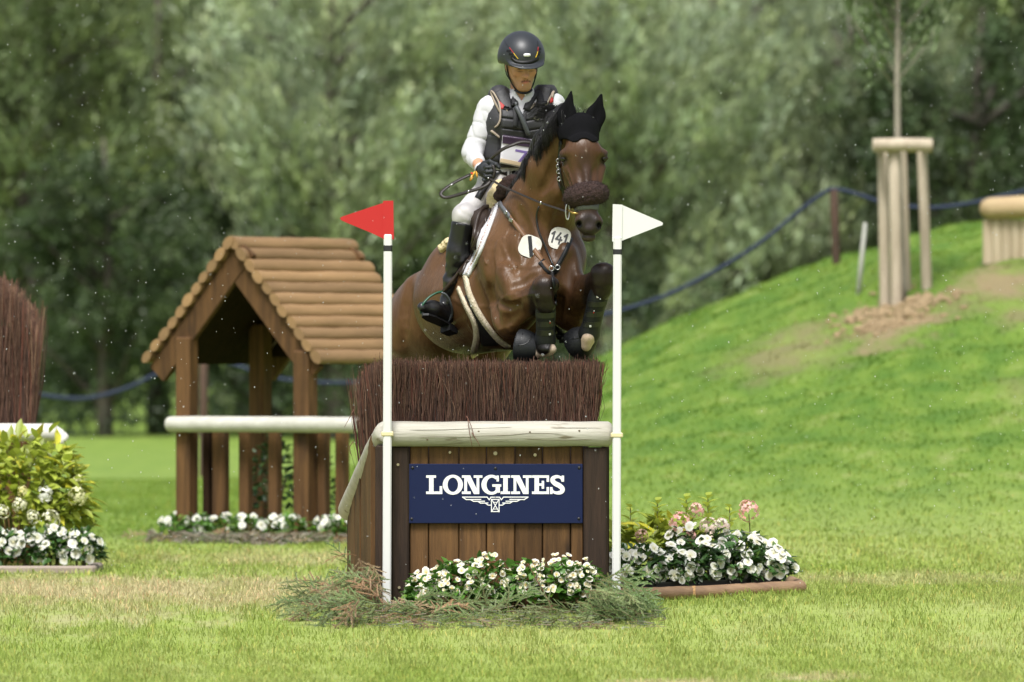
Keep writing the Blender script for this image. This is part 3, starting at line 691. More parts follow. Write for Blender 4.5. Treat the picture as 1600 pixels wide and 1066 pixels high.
v.rect(174, 214, 245, 412); v.rect(148, 236, 245, 267); v.rect(148, 292, 389, 412); v.rect(268, 292, 342, 412)
v.band(arc(386, 329, 90, 89, 0, 360, 49), arc(386, 329, 47, 64, 0, 360, 49))
def letN(dx):
    v.rect(488 + dx, 513 + dx, 245, 412); v.rect(467 + dx, 546 + dx, 389, 412); v.rect(467 + dx, 538 + dx, 245, 267); v.rect(572 + dx, 650 + dx, 245, 267); v.rect(598 + dx, 622 + dx, 245, 412)
    v.poly([(574 + dx, 412), (622 + dx, 412), (541 + dx, 245), (489 + dx, 245)])
letN(0)
v.band(arc(730, 329, 89, 89, 38, 318, 40), arc(735, 329, 48, 64, 50, 312, 40)); v.rect(738, 818, 325, 347); v.rect(768, 806, 340, 400); v.rect(776, 797, 247, 300)
v.rect(836, 876, 245, 412); v.rect(812, 898, 245, 267); v.rect(812, 898, 389, 412)
letN(440)
v.rect(1115, 1155, 245, 412); v.rect(1093, 1245, 245, 267); v.rect(1093, 1245, 389, 412); v.rect(1223, 1245, 245, 303); v.rect(1223, 1245, 350, 412); v.rect(1150, 1201, 317, 338); v.rect(1179, 1201, 294, 364)
Sp = spline([(1366, 300), (1352, 268), (1318, 256), (1284, 268), (1276, 292), (1300, 318), (1338, 338), (1364, 364), (1356, 392), (1318, 402), (1280, 390), (1264, 358)], 50)
Wd = np.interp(np.linspace(0, 1, 50), [0, .15, .3, .5, .7, .85, 1], [18, 24, 38, 44, 40, 24, 18]); Tn = np.gradient(Sp, axis=0); Tn /= np.linalg.norm(Tn, axis=1)[:, None]; Nn = np.stack([-Tn[:, 1], Tn[:, 0]], 1)
v.band(Sp - Nn * Wd[:, None] / 2, Sp + Nn * Wd[:, None] / 2); v.rect(1357, 1379, 247, 303); v.rect(1254, 1276, 350, 412)
v.build('lettering', M_WHITE, sign)
v = Vinyl()
for sgn in (1, -1):
    f = lambda pts: [(765 + sgn * (x - 765), y) for x, y in pts]
    for pts in [[(472, 439), (692, 439), (711, 464), (726, 440), (765, 440)], [(472, 439), (506, 461), (636, 460)], [(545, 462), (571, 477), (670, 476)], [(612, 479), (634, 493), (700, 492)], [(680, 496), (702, 511), (728, 511)]]: v.stroke(f(pts), 8.5)
v.stroke([(729, 460), (801, 460)], 8); v.stroke([(729, 568), (801, 568)], 8); v.stroke([(731, 458), (731, 570)], 8); v.stroke([(799, 458), (799, 570)], 8)
v.stroke([(738, 468), (792, 560)], 7); v.stroke([(792, 468), (738, 560)], 7); v.stroke([(748, 486), (782, 486)], 6); v.stroke([(748, 546), (782, 546)], 6)
v.build('emblem', M_WHITE, sign)
# ------------------------------------------------------------------ flag poles
M_PWHITE = mat('white_plastic', (.64, .64, .63), .4, spec=.5, bump=.03, bscale=40)
M_RED = mat('red_plastic', (.44, .012, .012), .45, spec=.5)
M_TAPE = mat('black_tape', (.014, .014, .016), .5)
M_CLIP = mat('cream_clip', (.66, .58, .34), .5)
def flag_pole(x_top, x_bot, y_top, y_bot, tape, tri, body, clip_y, mflag, label):
    Y = -.125; t = thing('flag_pole', P(x_bot, y_bot, Y), label, 'flag pole')
    a, c_ = P(x_top, y_top - 8, Y), P(x_bot, y_bot, Y); c_[2] = min(c_[2], -.03); d = c_ - a; R_ = frame(d, (0, 1, 0))
    b = MB(); b.box((a + c_) / 2, [.0455, np.linalg.norm(d), .0455], R_, bev=.007); b.build('pole', M_PWHITE, t)
    b = MB(); s0 = (tape[0] - y_top) / (y_bot - y_top); s1 = (tape[1] - y_top) / (y_bot - y_top)
    q0, q1 = P(x_top + (x_bot - x_top) * s0, tape[0], Y), P(x_top + (x_bot - x_top) * s1, tape[1], Y); b.box((q0 + q1) / 2, [.0478, np.linalg.norm(q1 - q0), .0478], R_, bev=.007); b.build('tape_band', M_TAPE, t)
    b = MB(); yb = P(0, 0, Y); pts = [P(x, y, Y - .017) for x, y in body]; b.prism(pts, [0, .05, 0]); 
    bm_pts = [P(x, y, Y - .008) for x, y in tri]; b.prism(bm_pts, [0, .026, 0])
    rim = [(tri[0][0], tri[0][1] + 1.2), (tri[1][0], tri[1][1] - 1.2)]
    b.build('flag', mflag, t)
    b = MB(); cp = P(x_top + (x_bot - x_top) * ((clip_y - y_top) / (y_bot - y_top)), clip_y, Y); b.box(cp + [0, .004, 0], [.066, .062, .026], bev=.005); b.build('clip', M_CLIP, t)
    return t
flag_pole(606.2, 604.4, 374, 955, (382, 394.5), [(599, 317), (599, 373), (580, 364), (540, 347.5), (533, 344), (531, 341), (535, 338.5)], [(598.5, 314), (614.5, 313.5), (615.5, 374), (598.5, 374)][::-1], 678, M_RED, 'white pole carrying the red triangular flag')
flag_pole(964.8, 962.8, 378, 952, (388, 399.5), [(971, 320), (1032, 346), (1036, 348.5), (1035, 352), (1030, 353.5), (971, 376.5)], [(957.5, 319), (972.5, 320), (971.5, 377), (956.5, 377.5)][::-1], 680, M_PWHITE, 'white pole carrying the white triangular flag')
# ================================================================== flowers, brash, shrubs
M_BLEAF = mat('begonia_leaf', (.080, .185, .028), .35, attr=True, transl=.25, spec=.5)
M_ILEAF = mat('impatiens_leaf', (.042, .100, .022), .35, attr=True, transl=.2, spec=.5)
M_HLEAF = mat('hydrangea_leaf', (.36, .43, .062), .45, attr=True, transl=.35)
M_DLEAF = mat('shrub_leaf', (.028, .070, .018), .45, attr=True, transl=.2)
M_PETAL = mat('petal', (.86, .86, .82), .55, attr=True, transl=.25)
M_STEM = mat('plant_stem', (.12, .11, .04), .6)
M_NEEDLE = mat('spruce_needle', (1, 1, 1), .5, attr=True, rand=.22, spec=.4)
def leaves(c, d, up, L, Wd, colr, fold=.35):
    """vectorised pointed leaves: c base (n,3), d direction, up normal-ish"""
    n = len(c); d = d / np.linalg.norm(d, axis=1)[:, None]; s = np.cross(d, up); s /= np.linalg.norm(s, axis=1)[:, None] + 1e-9; u = np.cross(s, d)
    L = np.broadcast_to(L, (n,))[:, None]; Wd = np.broadcast_to(Wd, (n,))[:, None]
    V = np.stack([c, c + d * L * .42 - u * L * .03, c + d * L - u * L * .22, c + d * L * .25 + s * Wd * .42 + u * Wd * fold * .5, c + d * L * .62 + s * Wd * .46 + u * Wd * fold * .3 - u * L * .06,
                  c + d * L * .25 - s * Wd * .42 + u * Wd * fold * .5, c + d * L * .62 - s * Wd * .46 + u * Wd * fold * .3 - u * L * .06], 1)
    t = np.array([[0, 3, 1], [3, 4, 1], [4, 2, 1], [0, 1, 5], [5, 1, 6], [6, 1, 2]])
    return V.reshape(-1, 3), (t[None] + (np.arange(n) * 7)[:, None, None]).reshape(-1, 3), np.repeat(colr, 7, 0)
def flower_mesh(name, npet, R, wd, cup, ccol, pcol, seed):
    r = np.random.default_rng(seed); V, T, C = [[0, 0, 0]], [], [np.array(ccol)]
    for i in range(npet):
        a = i * 2 * math.pi / npet + r.uniform(-.15, .15); l = R * r.uniform(.85, 1.12); n0 = len(V)
        for (s, t, z) in [(.35, -.45, .25), (.75, -.62, .8), (1.0, -.28, 1.0), (1.0, .28, 1.0), (.75, .62, .8), (.35, .45, .25)]:
            x, y = s * l, t * wd * (1 if i % 2 == 0 else .82); V.append([x * math.cos(a) - y * math.sin(a), x * math.sin(a) + y * math.cos(a), z * cup * l + r.uniform(-.1, .1) * R + .05 * R * (i % 2)]); C.append(np.array(pcol) * r.uniform(.93, 1.02))
        for k in range(5): T.append([0, n0 + k, n0 + k + 1])
    k0 = len(V); 
    for i in range(6): a = i * 1.047; V.append([.16 * R * math.cos(a), .16 * R * math.sin(a), .16 * R]); C.append(np.array(ccol))
    V.append([0, 0, .24 * R]); C.append(np.array(ccol)); 
    for i in range(6): T.append([k0 + i, k0 + (i + 1) % 6, k0 + 6])
    return make_mesh(name, np.array(V), [np.array(T)], np.array(C), True, M_PETAL)
BEG = [flower_mesh('flower', 4, .021, .024, .30, (.80, .58, .12), (1, 1, .98), 30 + i) for i in range(3)] + [flower_mesh('flower', 3, .013, .020, .9, (.9, .8, .3), (1, .97, .82), 34)]
IMP = [flower_mesh('flower', 5, .030, .030, .12, (.75, .72, .45), (1, 1, 1), 40 + i) for i in range(3)]
def cluster_mesh(R, pcol, p2, seed, n=46):
    r = np.random.default_rng(seed); V, T, C = [], [], []
    for i in range(n):
        d = r.normal(size=3); d[2] = d[2] + .15; d /= np.linalg.norm(d); c = d * np.array([R, R, R * 1.05]) * r.uniform(.82, 1.02); s = np.cross(d, r.normal(size=3)); s /= np.linalg.norm(s); t = np.cross(d, s); w_ = R * .27 * r.uniform(.75, 1.15)
        col = np.array(pcol) * (1 - (k := r.uniform())) + np.array(p2) * k; k0 = len(V); V.append(c + d * R * .04); C.append(col)
        for q in range(8): a = q * math.pi / 4; rr = w_ * (1.0 if q % 2 == 0 else .55); V.append(c + s * rr * math.cos(a) + t * rr * math.sin(a) - d * (.02 * R if q % 2 else -.05 * R)); C.append(col * r.uniform(.9, 1.05))
        for q in range(8): T.append([k0, k0 + 1 + q, k0 + 1 + (q + 1) % 8])
    return make_mesh('flower_head', np.array(V), [np.array(T)], np.array(C), True, M_PETAL)
def bush(name, c, rx, ry, h, nleaf, L, Wd, mleaf, label, cat, group, flowers=None, nfl=0, seed=0, low=.15, skirt=1.0, ftop=.35, stem_n=8, fscale=1.0):
    r = np.random.default_rng(seed); t = thing(name, c, label, cat, group); c = np.asarray(c, float)
    u = r.uniform(0, 1, nleaf); th = r.uniform(0, 2 * math.pi, nleaf); ph = np.arccos(r.uniform(-.2, 1, nleaf)); rad = r.uniform(.55, 1, nleaf) ** .6
    lump = 1 + .13 * np.sin(th * 3 + seed) * np.sin(ph * 4 + seed) + .08 * np.sin(th * 7 + seed * 2)
    d = np.stack([np.cos(th) * np.sin(ph), np.sin(th) * np.sin(ph), np.cos(ph)], 1); p = c + d * np.array([rx, ry, h * .62]) * (rad * lump)[:, None] + [0, 0, h * .36]
    p[:, 2] = np.maximum(p[:, 2], c[2] + low * h * r.uniform(.3, 1, nleaf))
    dd = d * [1, 1, .3] + r.normal(0, .45, (nleaf, 3)) + [0, 0, .15]; up = d * .6 + np.array([0, 0, 1.0]) + r.normal(0, .25, (nleaf, 3))
    col = (r.uniform(.6, 1.35, (nleaf, 1))) * np.ones(3); col = col * np.where(r.uniform(0, 1, (nleaf, 1)) < .12, np.array([1.7, 1.35, 1.0]), 1.0)
    V, T, C = leaves(p, dd, up, L * r.uniform(.7, 1.25, nleaf), Wd * r.uniform(.75, 1.2, nleaf), col)
    fo = add_obj('foliage', make_mesh('foliage', V - c, [T], C, True, mleaf), t); tag(fo, kind='stuff')
    b = MB()
    for i in range(stem_n):
        a = r.uniform(0, 6.28); e = c + [math.cos(a) * rx * .6, math.sin(a) * ry * .6, h * .6]; b.tube([c + [math.cos(a) * rx * .2, math.sin(a) * ry * .2, -.02], (c + e) / 2 + [0, 0, .03], e], [.006, .005, .003], 5)
    b.build('stem', M_STEM, t, True)
    for i in range(nfl):
        for _ in range(30):
            a = r.uniform(0, 6.283); f = math.acos(r.uniform(ftop - .35, 1)); d = np.array([math.cos(a) * math.sin(f), math.sin(a) * math.sin(f), math.cos(f)])
            if d[1] < .35: break
        lm = 1 + .13 * math.sin(a * 3 + seed) * math.sin(f * 4 + seed) + .08 * math.sin(a * 7 + seed * 2)
        p = d * np.array([rx, ry, h * .62]) * lm * r.uniform(.98, 1.08) + [0, 0, h * .36 + .006]
        o = add_obj('flower', flowers[int(r.integers(len(flowers)))], t, Vector(p)); n = Vector(d * [1, 1, .6] + [0, -.55, .25] + r.normal(0, .3, 3)); o.rotation_euler = n.to_track_quat('Z', 'Y').to_euler(); s = r.uniform(.75, 1.2) * fscale; o.scale = (s, s, s)
    return t
# begonias along the foot of the jump
for i, (px, yb, rx, h, lab) in enumerate([(664, 942, 28, 56, 'leftmost low white begonia at the foot of the jump, beside the dark post'), (706, 940, 33, 74, 'white begonia under the left half of the navy sign'), (762, 940, 38, 84, 'tallest white begonia, under the middle of the navy sign'),
     (822, 940, 36, 74, 'white begonia behind the upright spruce sprigs, right of centre'), (872, 938, 34, 80, 'white begonia under the right end of the navy sign'), (910, 938, 30, 72, 'rightmost white begonia in front of the thick right post'), (942, 942, 18, 44, 'small white begonia beside the white flag pole')]):
    if i == 6: continue
    c = P(px, yb, -.22); c[2] = float(zt(c[0], -.22))
    bush('begonia', c, rx * mpp(0) * 1.05, .15, h * mpp(0) * 1.0, 210, .052, .046, M_BLEAF, lab, 'flower', 'begonias along the jump foot', BEG, 62, 50 + i, ftop=.30, fscale=.82)
# loose twig standing in the begonias
b = MB(); b.tube(spline([P(866, 955, -.42), P(855, 935, -.42), P(838, 905, -.42), P(824, 880, -.42)], 8), np.linspace(.005, .0015, 8), 5, col=(.16, .07, .05)); b.tube([P(838, 905, -.42), P(838, 890, -.42), P(831, 876, -.42)], [.002, .0015, .001], 4, col=(.16, .07, .05))
tag(b.build('dry_twig', M_TWIG, None, True, True), 'thin reddish dry twig sticking up among the begonias', 'twig')
# cut spruce branches
def spruce_mesh(seed, green, L=.36):
    r = np.random.default_rng(seed); V, T, C = [], [], []
    def needles(a, c_, ln, n_up, tip):
        d = (c_ - a); Ld = np.linalg.norm(d); d = d / Ld; nn = max(6, int(Ld * 520))
        for i in range(nn):
            t = (i + .5) / nn; p = a + (c_ - a) * t; sd = np.cross(d, n_up) * (1 if i % 2 else -1); v = d * r.uniform(.45, .8) + sd * r.uniform(.45, .95) + n_up * (r.uniform(-.25, .55) if i % 4 else .9); v = v / np.linalg.norm(v) * ln * r.uniform(.85, 1.1) * (1 - .45 * max(0, t - .6) * tip)
            wv = np.cross(v, n_up); wv = wv / (np.linalg.norm(wv) + 1e-9) * .0027; k = len(V); V.extend([p - wv, p + wv, p + v]); T.append([k, k + 1, k + 2])
            col = np.array(green) * r.uniform(.75, 1.25); 
            if r.uniform() < .35: col = col * 1.25 + np.array([.035, .045, .018])
            C.extend([col] * 3)
    def stem(a, c_, r0, r1, col):
        b = MB(); b.tube([a, (a + c_) / 2, c_], [r0, (r0 + r1) / 2, r1], 4, caps=False); k = len(V); V.extend(list(b.V[0])); C.extend([np.array(col)] * len(b.V[0]))
        for q in b.F[4][0]: T.append([k + q[0], k + q[1], k + q[2]]); T.append([k + q[0], k + q[2], k + q[3]])
    up = np.array([0, 0, 1.0]); pts = [np.array([.02 * math.sin(t * 4 + seed), L * t, .04 * math.sin(t * 3) - .06 * t * t]) for t in np.linspace(0, 1, 6)]
    for i in range(5):
        stem(pts[i], pts[i + 1], .0035 * (1 - i / 6), .0035 * (1 - (i + 1) / 6), (.14, .075, .04)); needles(pts[i], pts[i + 1], .014, up, i == 4)
        if i > 0:
            for sg in (-1, 1):
                l = L * .46 * (1 - i / 6.5) * r.uniform(.75, 1.15); a = r.uniform(.6, .95); e = pts[i] + np.array([sg * math.sin(a) * l, math.cos(a) * l, r.uniform(-.03, .02)]); stem(pts[i], e, .0016, .0008, (.15, .09, .05)); needles(pts[i], e, .013, up, 1)
    return make_mesh('spruce_branch', np.array(V), [np.array(T)], np.array(C), False, M_NEEDLE)
SPR = [spruce_mesh(60, (.066, .118, .026)), spruce_mesh(61, (.100, .150, .046)), spruce_mesh(62, (.052, .102, .020)), spruce_mesh(63, (.140, .180, .068), .30)]
SPRD = [spruce_mesh(64, (.22, .125, .06)), spruce_mesh(65, (.20, .14, .075), .32)]
r_ = random.Random(99)
def lay(px, Y, z, ang, lean, s, mesh, lab):
    """ang: direction of the branch in its own plane (0 = to the right, pi/2 = up the heap); lean: how far the flat side turns towards the viewer"""
    x = (px - 800) * mpp(Y); o = add_obj('spruce_branch', mesh, None, Vector((x, Y, float(zt(x, Y)) + z)))
    n = np.array([r_.uniform(-.35, .35), -math.sin(lean), math.cos(lean)]); n /= np.linalg.norm(n); ex = np.array([1.0, 0, 0]); ex -= n * ex.dot(n); ex /= np.linalg.norm(ex); ey = np.cross(n, ex)
    d = ex * math.cos(ang) + ey * math.sin(ang); sd = np.cross(d, n); M = Matrix([[sd[i], d[i], n[i]] for i in range(3)])
    o.rotation_euler = M.to_euler(); o.scale = (s, s, s)
    return tag(o, lab, 'branch', 'cut spruce branches heaped round the jump')
def spot(px, Y, brown):
    where = 'left of the stepped side of the jump' if px < 575 else 'at the foot of the red flag pole' if px < 650 else 'in front of the left begonias' if px < 740 else 'in front of the middle begonias' if px < 850 else 'in front of the right begonias' if px < 930 else 'at the foot of the white flag pole' if px < 985 else 'at the right tip of the heap'
    return ('dry reddish brown' if brown else 'green') + ' cut spruce branch ' + where
for i in range(105):     # front heap
    px = r_.uniform(600, 1000); Y = r_.uniform(-.95, -.30); edge = min(1, (1030 - px) / 90.0); z = .0 + .06 * edge * (1 - abs(Y + .35) / .75) * r_.random()
    brown = r_.random() < (.45 if px < 700 else .07); ang = r_.choice([-.5, 3.6, -1.2, 4.2, .3, 2.8, -.9]) + r_.uniform(-.4, .4)
    lay(px, Y, z + .03, ang, r_.uniform(.25, .8), r_.uniform(.45, .8), (SPRD if brown else SPR)[r_.randrange(2 if brown else 4)], spot(px, Y, brown))
for i in range(52):     # right heap, taller
    px = r_.uniform(895, 990); Y = r_.uniform(-.75, -.2); z = .04 + .20 * math.exp(-((px - 945) / 50) ** 2) * r_.random()
    lay(px, Y, z, r_.choice([-.6, -1.1, -.2, 3.8, -.9]) + r_.uniform(-.35, .35), r_.uniform(.4, 1.0), r_.uniform(.6, .95), SPR[r_.randrange(4)], spot(px, Y, False))
for i in range(100):     # left heap round the wing
    t = r_.random(); px = 600 - 105 * t + r_.uniform(-25, 20); Y = r_.uniform(-.9, .75); z = .04 + .26 * math.exp(-((px - 568) / 42) ** 2) * r_.random() * (1 if Y > -.5 else .5)
    if px > 575 and Y > -.1: Y = r_.uniform(-.8, -.15)
    brown = r_.random() < .30
    lay(px, Y, z, r_.choice([3.7, 4.1, 3.3, -1.4, 2.6]) + r_.uniform(-.4, .4), r_.uniform(.35, .95), r_.uniform(.5, .85), (SPRD if brown else SPR)[r_.randrange(2 if brown else 4)], spot(px, Y, brown))
for (px, yz, ang, s, lab) in [(763, .06, 1.95, .60, 'left of three green spruce sprigs standing upright among the begonias'), (788, .05, 1.45, .62, 'middle of three green spruce sprigs standing upright among the begonias'), (808, .05, 1.0, .58, 'right of three green spruce sprigs standing upright among the begonias'), (725, .05, .35, .8, 'long green spruce sprig pointing right below the left begonias'), (860, .05, 2.2, .6, 'pale green spruce sprig standing below the right begonias'), (700, .06, .25, .7, 'green spruce sprig lying below the leftmost begonia')]:
    lay(px, -.47, yz, ang, 1.15, s, SPR[3 if px in (788, 860) else 1], lab)
# brash left over: loose litter under the heap
b = MB()
for i in range(900):
    px = r_.uniform(470, 1035); Y = r_.uniform(-1.15, -.2) if px > 590 else r_.uniform(-1.0, .7); x = (px - 800) * mpp(Y); z = float(zt(x, Y)) + r_.uniform(.0, .05); a = r_.uniform(0, 6.28); l = r_.uniform(.03, .10)
    d = np.array([math.cos(a), math.sin(a), r_.uniform(-.2, .2)]) * l; c = np.array([[.17, .11, .06], [.09, .12, .06], [.08, .11, .055], [.2, .17, .10]])[r_.randrange(4)]
    b.tube([np.array([x, Y, z]) - d / 2, np.array([x, Y, z]) + d / 2], .0018, 3, caps=False, col=c)
tag(b.build('needle_litter', M_NEEDLE, None, False, True), 'brown and green needle litter under the spruce branches', 'litter', kind='stuff')
# ------------------------------------------------------------------ flower bed on the right
M_EDGE = mat('edging_log', (.30, .19, .105), .7, (.20, .12, .07), 5, (.5, 4, 4), bump=.4, bscale=25, bstretch=(.4, 4, 4), rand=.1)
M_TRAY = mat('black_tray', (.012, .012, .014), .4)
M_CUT = mat('cut_wood', (.45, .26, .11), .8, bump=.5, bscale=60)
def gp(px, Y, z=0.0): x = (px - 800) * mpp(Y); return np.array([x, Y, float(zt(x, Y)) + z])
bed = thing('bed_edging', gp(1110, 1.7), 'half round timber edging around the pink and white flower bed on the right', 'edging')
e0, e1, e2, e3 = gp(955, 1.1, .035), gp(1083, 1.3, .036), gp(1251, 1.55, .038), gp(1236, 2.35, .038)
for a, c_ in ((e0, e1 - (e1 - e0) * .008), (e1 + (e2 - e1) * .008, e2), (e2 + [0.0, .05, 0], e3)):
    auto_smooth(log_tube([a, a * .66 + c_ * .34, a * .34 + c_ * .66, c_], .037, 14, wob=.05).build('log', M_EDGE, bed))
b = MB(); b.tube([e1 - [.012, 0, 0], e1 + [.012, 0, 0]], .040, 10, rough=.12); b.build('splintered_joint', M_CUT, bed)
ux = (e2 - e0) / np.linalg.norm(e2 - e0); uy = np.array([-ux[1], ux[0], 0])
for i in range(4):
    c = e0 + ux * (.17 + .26 * i) + uy * .26 + [0, 0, .03]; t = thing('plant_tray', c - [0, 0, .05], ['black plant tray half hidden by the white flag pole', 'black plant tray left of the splintered edging joint', 'black plant tray right of the splintered edging joint', 'black plant tray at the right end of the flower bed'][i], 'tray', 'black trays holding the white bedding plants')
    R_ = np.stack([ux, uy, [0, 0, 1]], 1); w2, d2, h2 = .25, .36, .05
    b = MB(); 
    for (ox, oy, sx, sy) in [(0, -d2 / 2, w2, .008), (0, d2 / 2, w2, .008), (-w2 / 2, 0, .008, d2 - .010), (w2 / 2, 0, .008, d2 - .010)]: b.box(c + R_ @ np.array([ox, oy, 0]), [sx, sy, h2], R_)
    b.build('side', M_TRAY, t); b = MB(); b.box(c - [0, 0, .03], [w2 - .012, d2 - .012, .02], R_); b.build('soil', mat('potting_soil', (.03, .022, .015), 1.0), t); b = MB()
    b.box(c + R_ @ np.array([0, -d2 / 2 - .008, h2 / 2 - .005]), [w2, .012, .010], R_); b.build('rim', M_TRAY, t)
k = 0
for row, (off, hh, nf) in enumerate([(.17, .25, 25), (.44, .32, 17)]):
    for i in range(3 * row, 6):
        c = e0 + ux * (.06 + .195 * i) + uy * off + [0, 0, .0]; k += 1
        side = ['left end behind the white pole', 'second from the left', 'third from the left', 'fourth from the left', 'second from the right end', 'at the right end'][i]
        bush('impatiens', c, .135, .145, hh * (1 + .08 * math.sin(i * 2.3)), 230, .062, .030, M_ILEAF, 'white impatiens, %s row of right bed, %s' % (['front', 'back'][row], side), 'flower', 'white impatiens in the right flower bed', IMP, nf, 80 + k, ftop=.12 if row == 0 else .45, fscale=.95)
# hydrangea with pink heads
def hydrangea(c, rx, ry, h, nl, heads, label, group, seed, lsz=.10, spikes=()):
    t = bush('hydrangea', c, rx, ry, h, nl, lsz, lsz * .45, M_HLEAF, label, 'shrub', group, None, 0, seed, low=.3, stem_n=14)
    o0 = origin_of(t); r = np.random.default_rng(seed)
    for (p, R, c1, c2) in heads:
        add_obj('flower_head', cluster_mesh(R, c1, c2, seed + int(R * 1000)), t, Vector(p - o0))
        b = MB(); b.tube(spline([p - [0, 0, R * .3], (p * .6 + (o0 + [0, 0, h * .4]) * .4) + [.01, 0, -.02], o0 * .6 + p * .4 + [0, 0, 0]], 6), .0035, 5); b.build('stem', M_STEM, t, True)
    for (p, n) in spikes:   # upright leafy shoots
        b_ = [];
        n_ = n * 4; hgt = np.linspace(0, .16, n_); a = np.arange(n_) * 2.4; cc = p + np.stack([0 * hgt, 0 * hgt, hgt], 1); d = np.stack([np.cos(a), np.sin(a), .75 + 0 * a], 1)
        V, T, C = leaves(cc, d, np.broadcast_to([0, 0, 1.0], d.shape), np.linspace(.105, .06, n_), .042, np.ones((n_, 3)) * r.uniform(1.0, 1.35, (n_, 1)))
        add_obj('shoot', make_mesh('shoot', V - o0, [T], C, True, M_HLEAF), t); b = MB(); b.tube([p - [0, 0, .15], p + [0, 0, .16]], .003, 5); b.build('stem', M_STEM, t, True)
    return t
YH = 1.95; PK, PW = (1.0, .47, .44), (1.0, .74, .66)
hydrangea(gp(1035, YH, .05), .29, .22, .40, 420, [(P(1062, 817, YH - .2), .062, PK, PW), (P(1088, 798, YH), .045, PK, PW), (P(1108, 824, YH - .2), .055, PW, (1, .9, .8)), (P(1003, 838, YH - .22), .04, (.62, .36, .28), (.75, .5, .4)), (P(1128, 822, YH - .1), .045, PW, (1, .92, .85)), (P(1080, 838, YH - .24), .035, PW, PK)],
          'yellowish green hydrangea with several pink heads behind the white impatiens', None, 120, spikes=[(P(1027, 828, YH - .05), 3), (P(1072, 822, YH + .1), 3), (P(1106, 820, YH + .1), 3), (P(985, 838, YH), 2)])
hydrangea(gp(1168, YH + .3, .05), .16, .14, .22, 110, [(P(1170, 798, YH + .25), .062, PK, PW)], 'small hydrangea with one tall pink head on a bare stem', None, 121, lsz=.085, spikes=[(P(1140, 838, YH + .25), 2)])
# ------------------------------------------------------------------ brush jump and bed at the left edge
YQ = 6.3
lj2 = thing('brush_jump', P(-20, 890, 8.2), 'tall brown brush jump with a white log, cut by the left edge of the picture', 'jump')
xr = P(55, 0, 8.0)[0]
qd = np.array([[xr - 2.2, 7.9], [xr, 7.9], [xr - .08, 9.0], [xr - 2.2, 9.0]])
def ltop(x, y): d = xr - x; return 1.87 - .42 * max(0, (.30 - d) / .30) ** 2.4
brush('brush', qd, lambda x, y: .85, ltop, 8000, lj2, 8, lean=.055, rmul=1.4, gain=1.35)
b = MB(); b.prism([[xr - 2.15, 7.95, .3], [xr - .05, 7.95, .3], [xr - .12, 8.95, .3], [xr - 2.15, 8.95, .3]], [0, 0, 1.25]); b.build('dark_filler', M_DARKFILL, lj2)
auto_smooth(log_tube([P(-330, 676, 7.7), P(-200, 676, 7.7), P(-60, 676, 7.7), P(84, 676, 7.7)], .058).build('log', mat('white_log', (.72, .71, .66), .6, (.6, .58, .52), 5, (.5, 4, 4)), lj2))
auto_smooth(log_tube([P(70, 676, 7.85), P(84, 680, 7.8), P(96, 690, 7.8)], .062).build('log', bpy.data.materials['white_log'], lj2))
for i in range(12):
    x1 = xr - .02 - i * .18; b = MB(); b.box([x1 - .085, 7.86, .43], [.172, .05, .86], bev=.006); b.build('plank', M_PLANK, lj2)
bl_ = thing('bed_edging', gp(60, YQ), 'flat grey timber edging in front of the left flower bed', 'edging')
b = MB(); a, c_ = gp(-180, YQ), gp(148, YQ); b.box((a + c_) / 2 + [0, 0, .022], [c_[0] - a[0], .09, .055], bev=.012); b.build('board', mat('grey_board', (.34, .28, .23), .8, (.25, .2, .16), 6, (.4, 3, 3), bump=.4), bl_)
b = MB(); d_ = gp(140, YQ + .07); b.box(d_ + [0, .42, .022], [.08, .8, .05], bev=.012); b.build('board', bpy.data.materials['grey_board'], bl_)
for i in range(5):
    c = gp(-38 + i * 41, YQ + .30, .02); bush('impatiens', c, .125, .15, .24, 230, .06, .032, M_ILEAF, 'white impatiens of the left bed, ' + ['cut by the left picture edge', 'second from the picture edge', 'under the cream flower heads', 'second from its right end', 'at its right end'][i], 'flower', 'white impatiens in the left flower bed', IMP, 20, 140 + i, ftop=.15)
CR, CW = (.92, .90, .55), (.95, .95, .80)
hydrangea(gp(30, YQ + .75, .1), .42, .30, .77, 800, [(P(70, 772, YQ + .36), .05, (1, 1, 1), (1, 1, .92)), (P(31, 789, YQ + .36), .048, CR, CW), (P(52, 808, YQ + .36), .045, CR, CW), (P(79, 812, YQ + .36), .060, CR, CW), (P(35, 768, YQ + .36), .035, (.85, .75, .25), CR), (P(5, 800, YQ + .36), .045, CR, CW)],
          'large yellow green hydrangea bush with cream flower heads at the left picture edge', None, 150, lsz=.115)
hydrangea(gp(94, YQ + .8, .1), .15, .20, .68, 260, [(P(121, 775, YQ + .5), .062, CR, (.85, .85, .5)), (P(124, 750, YQ + .6), .04, CR, (.85, .85, .5))], 'yellow green hydrangea at the right end of the left flower bed', None, 151, lsz=.10)
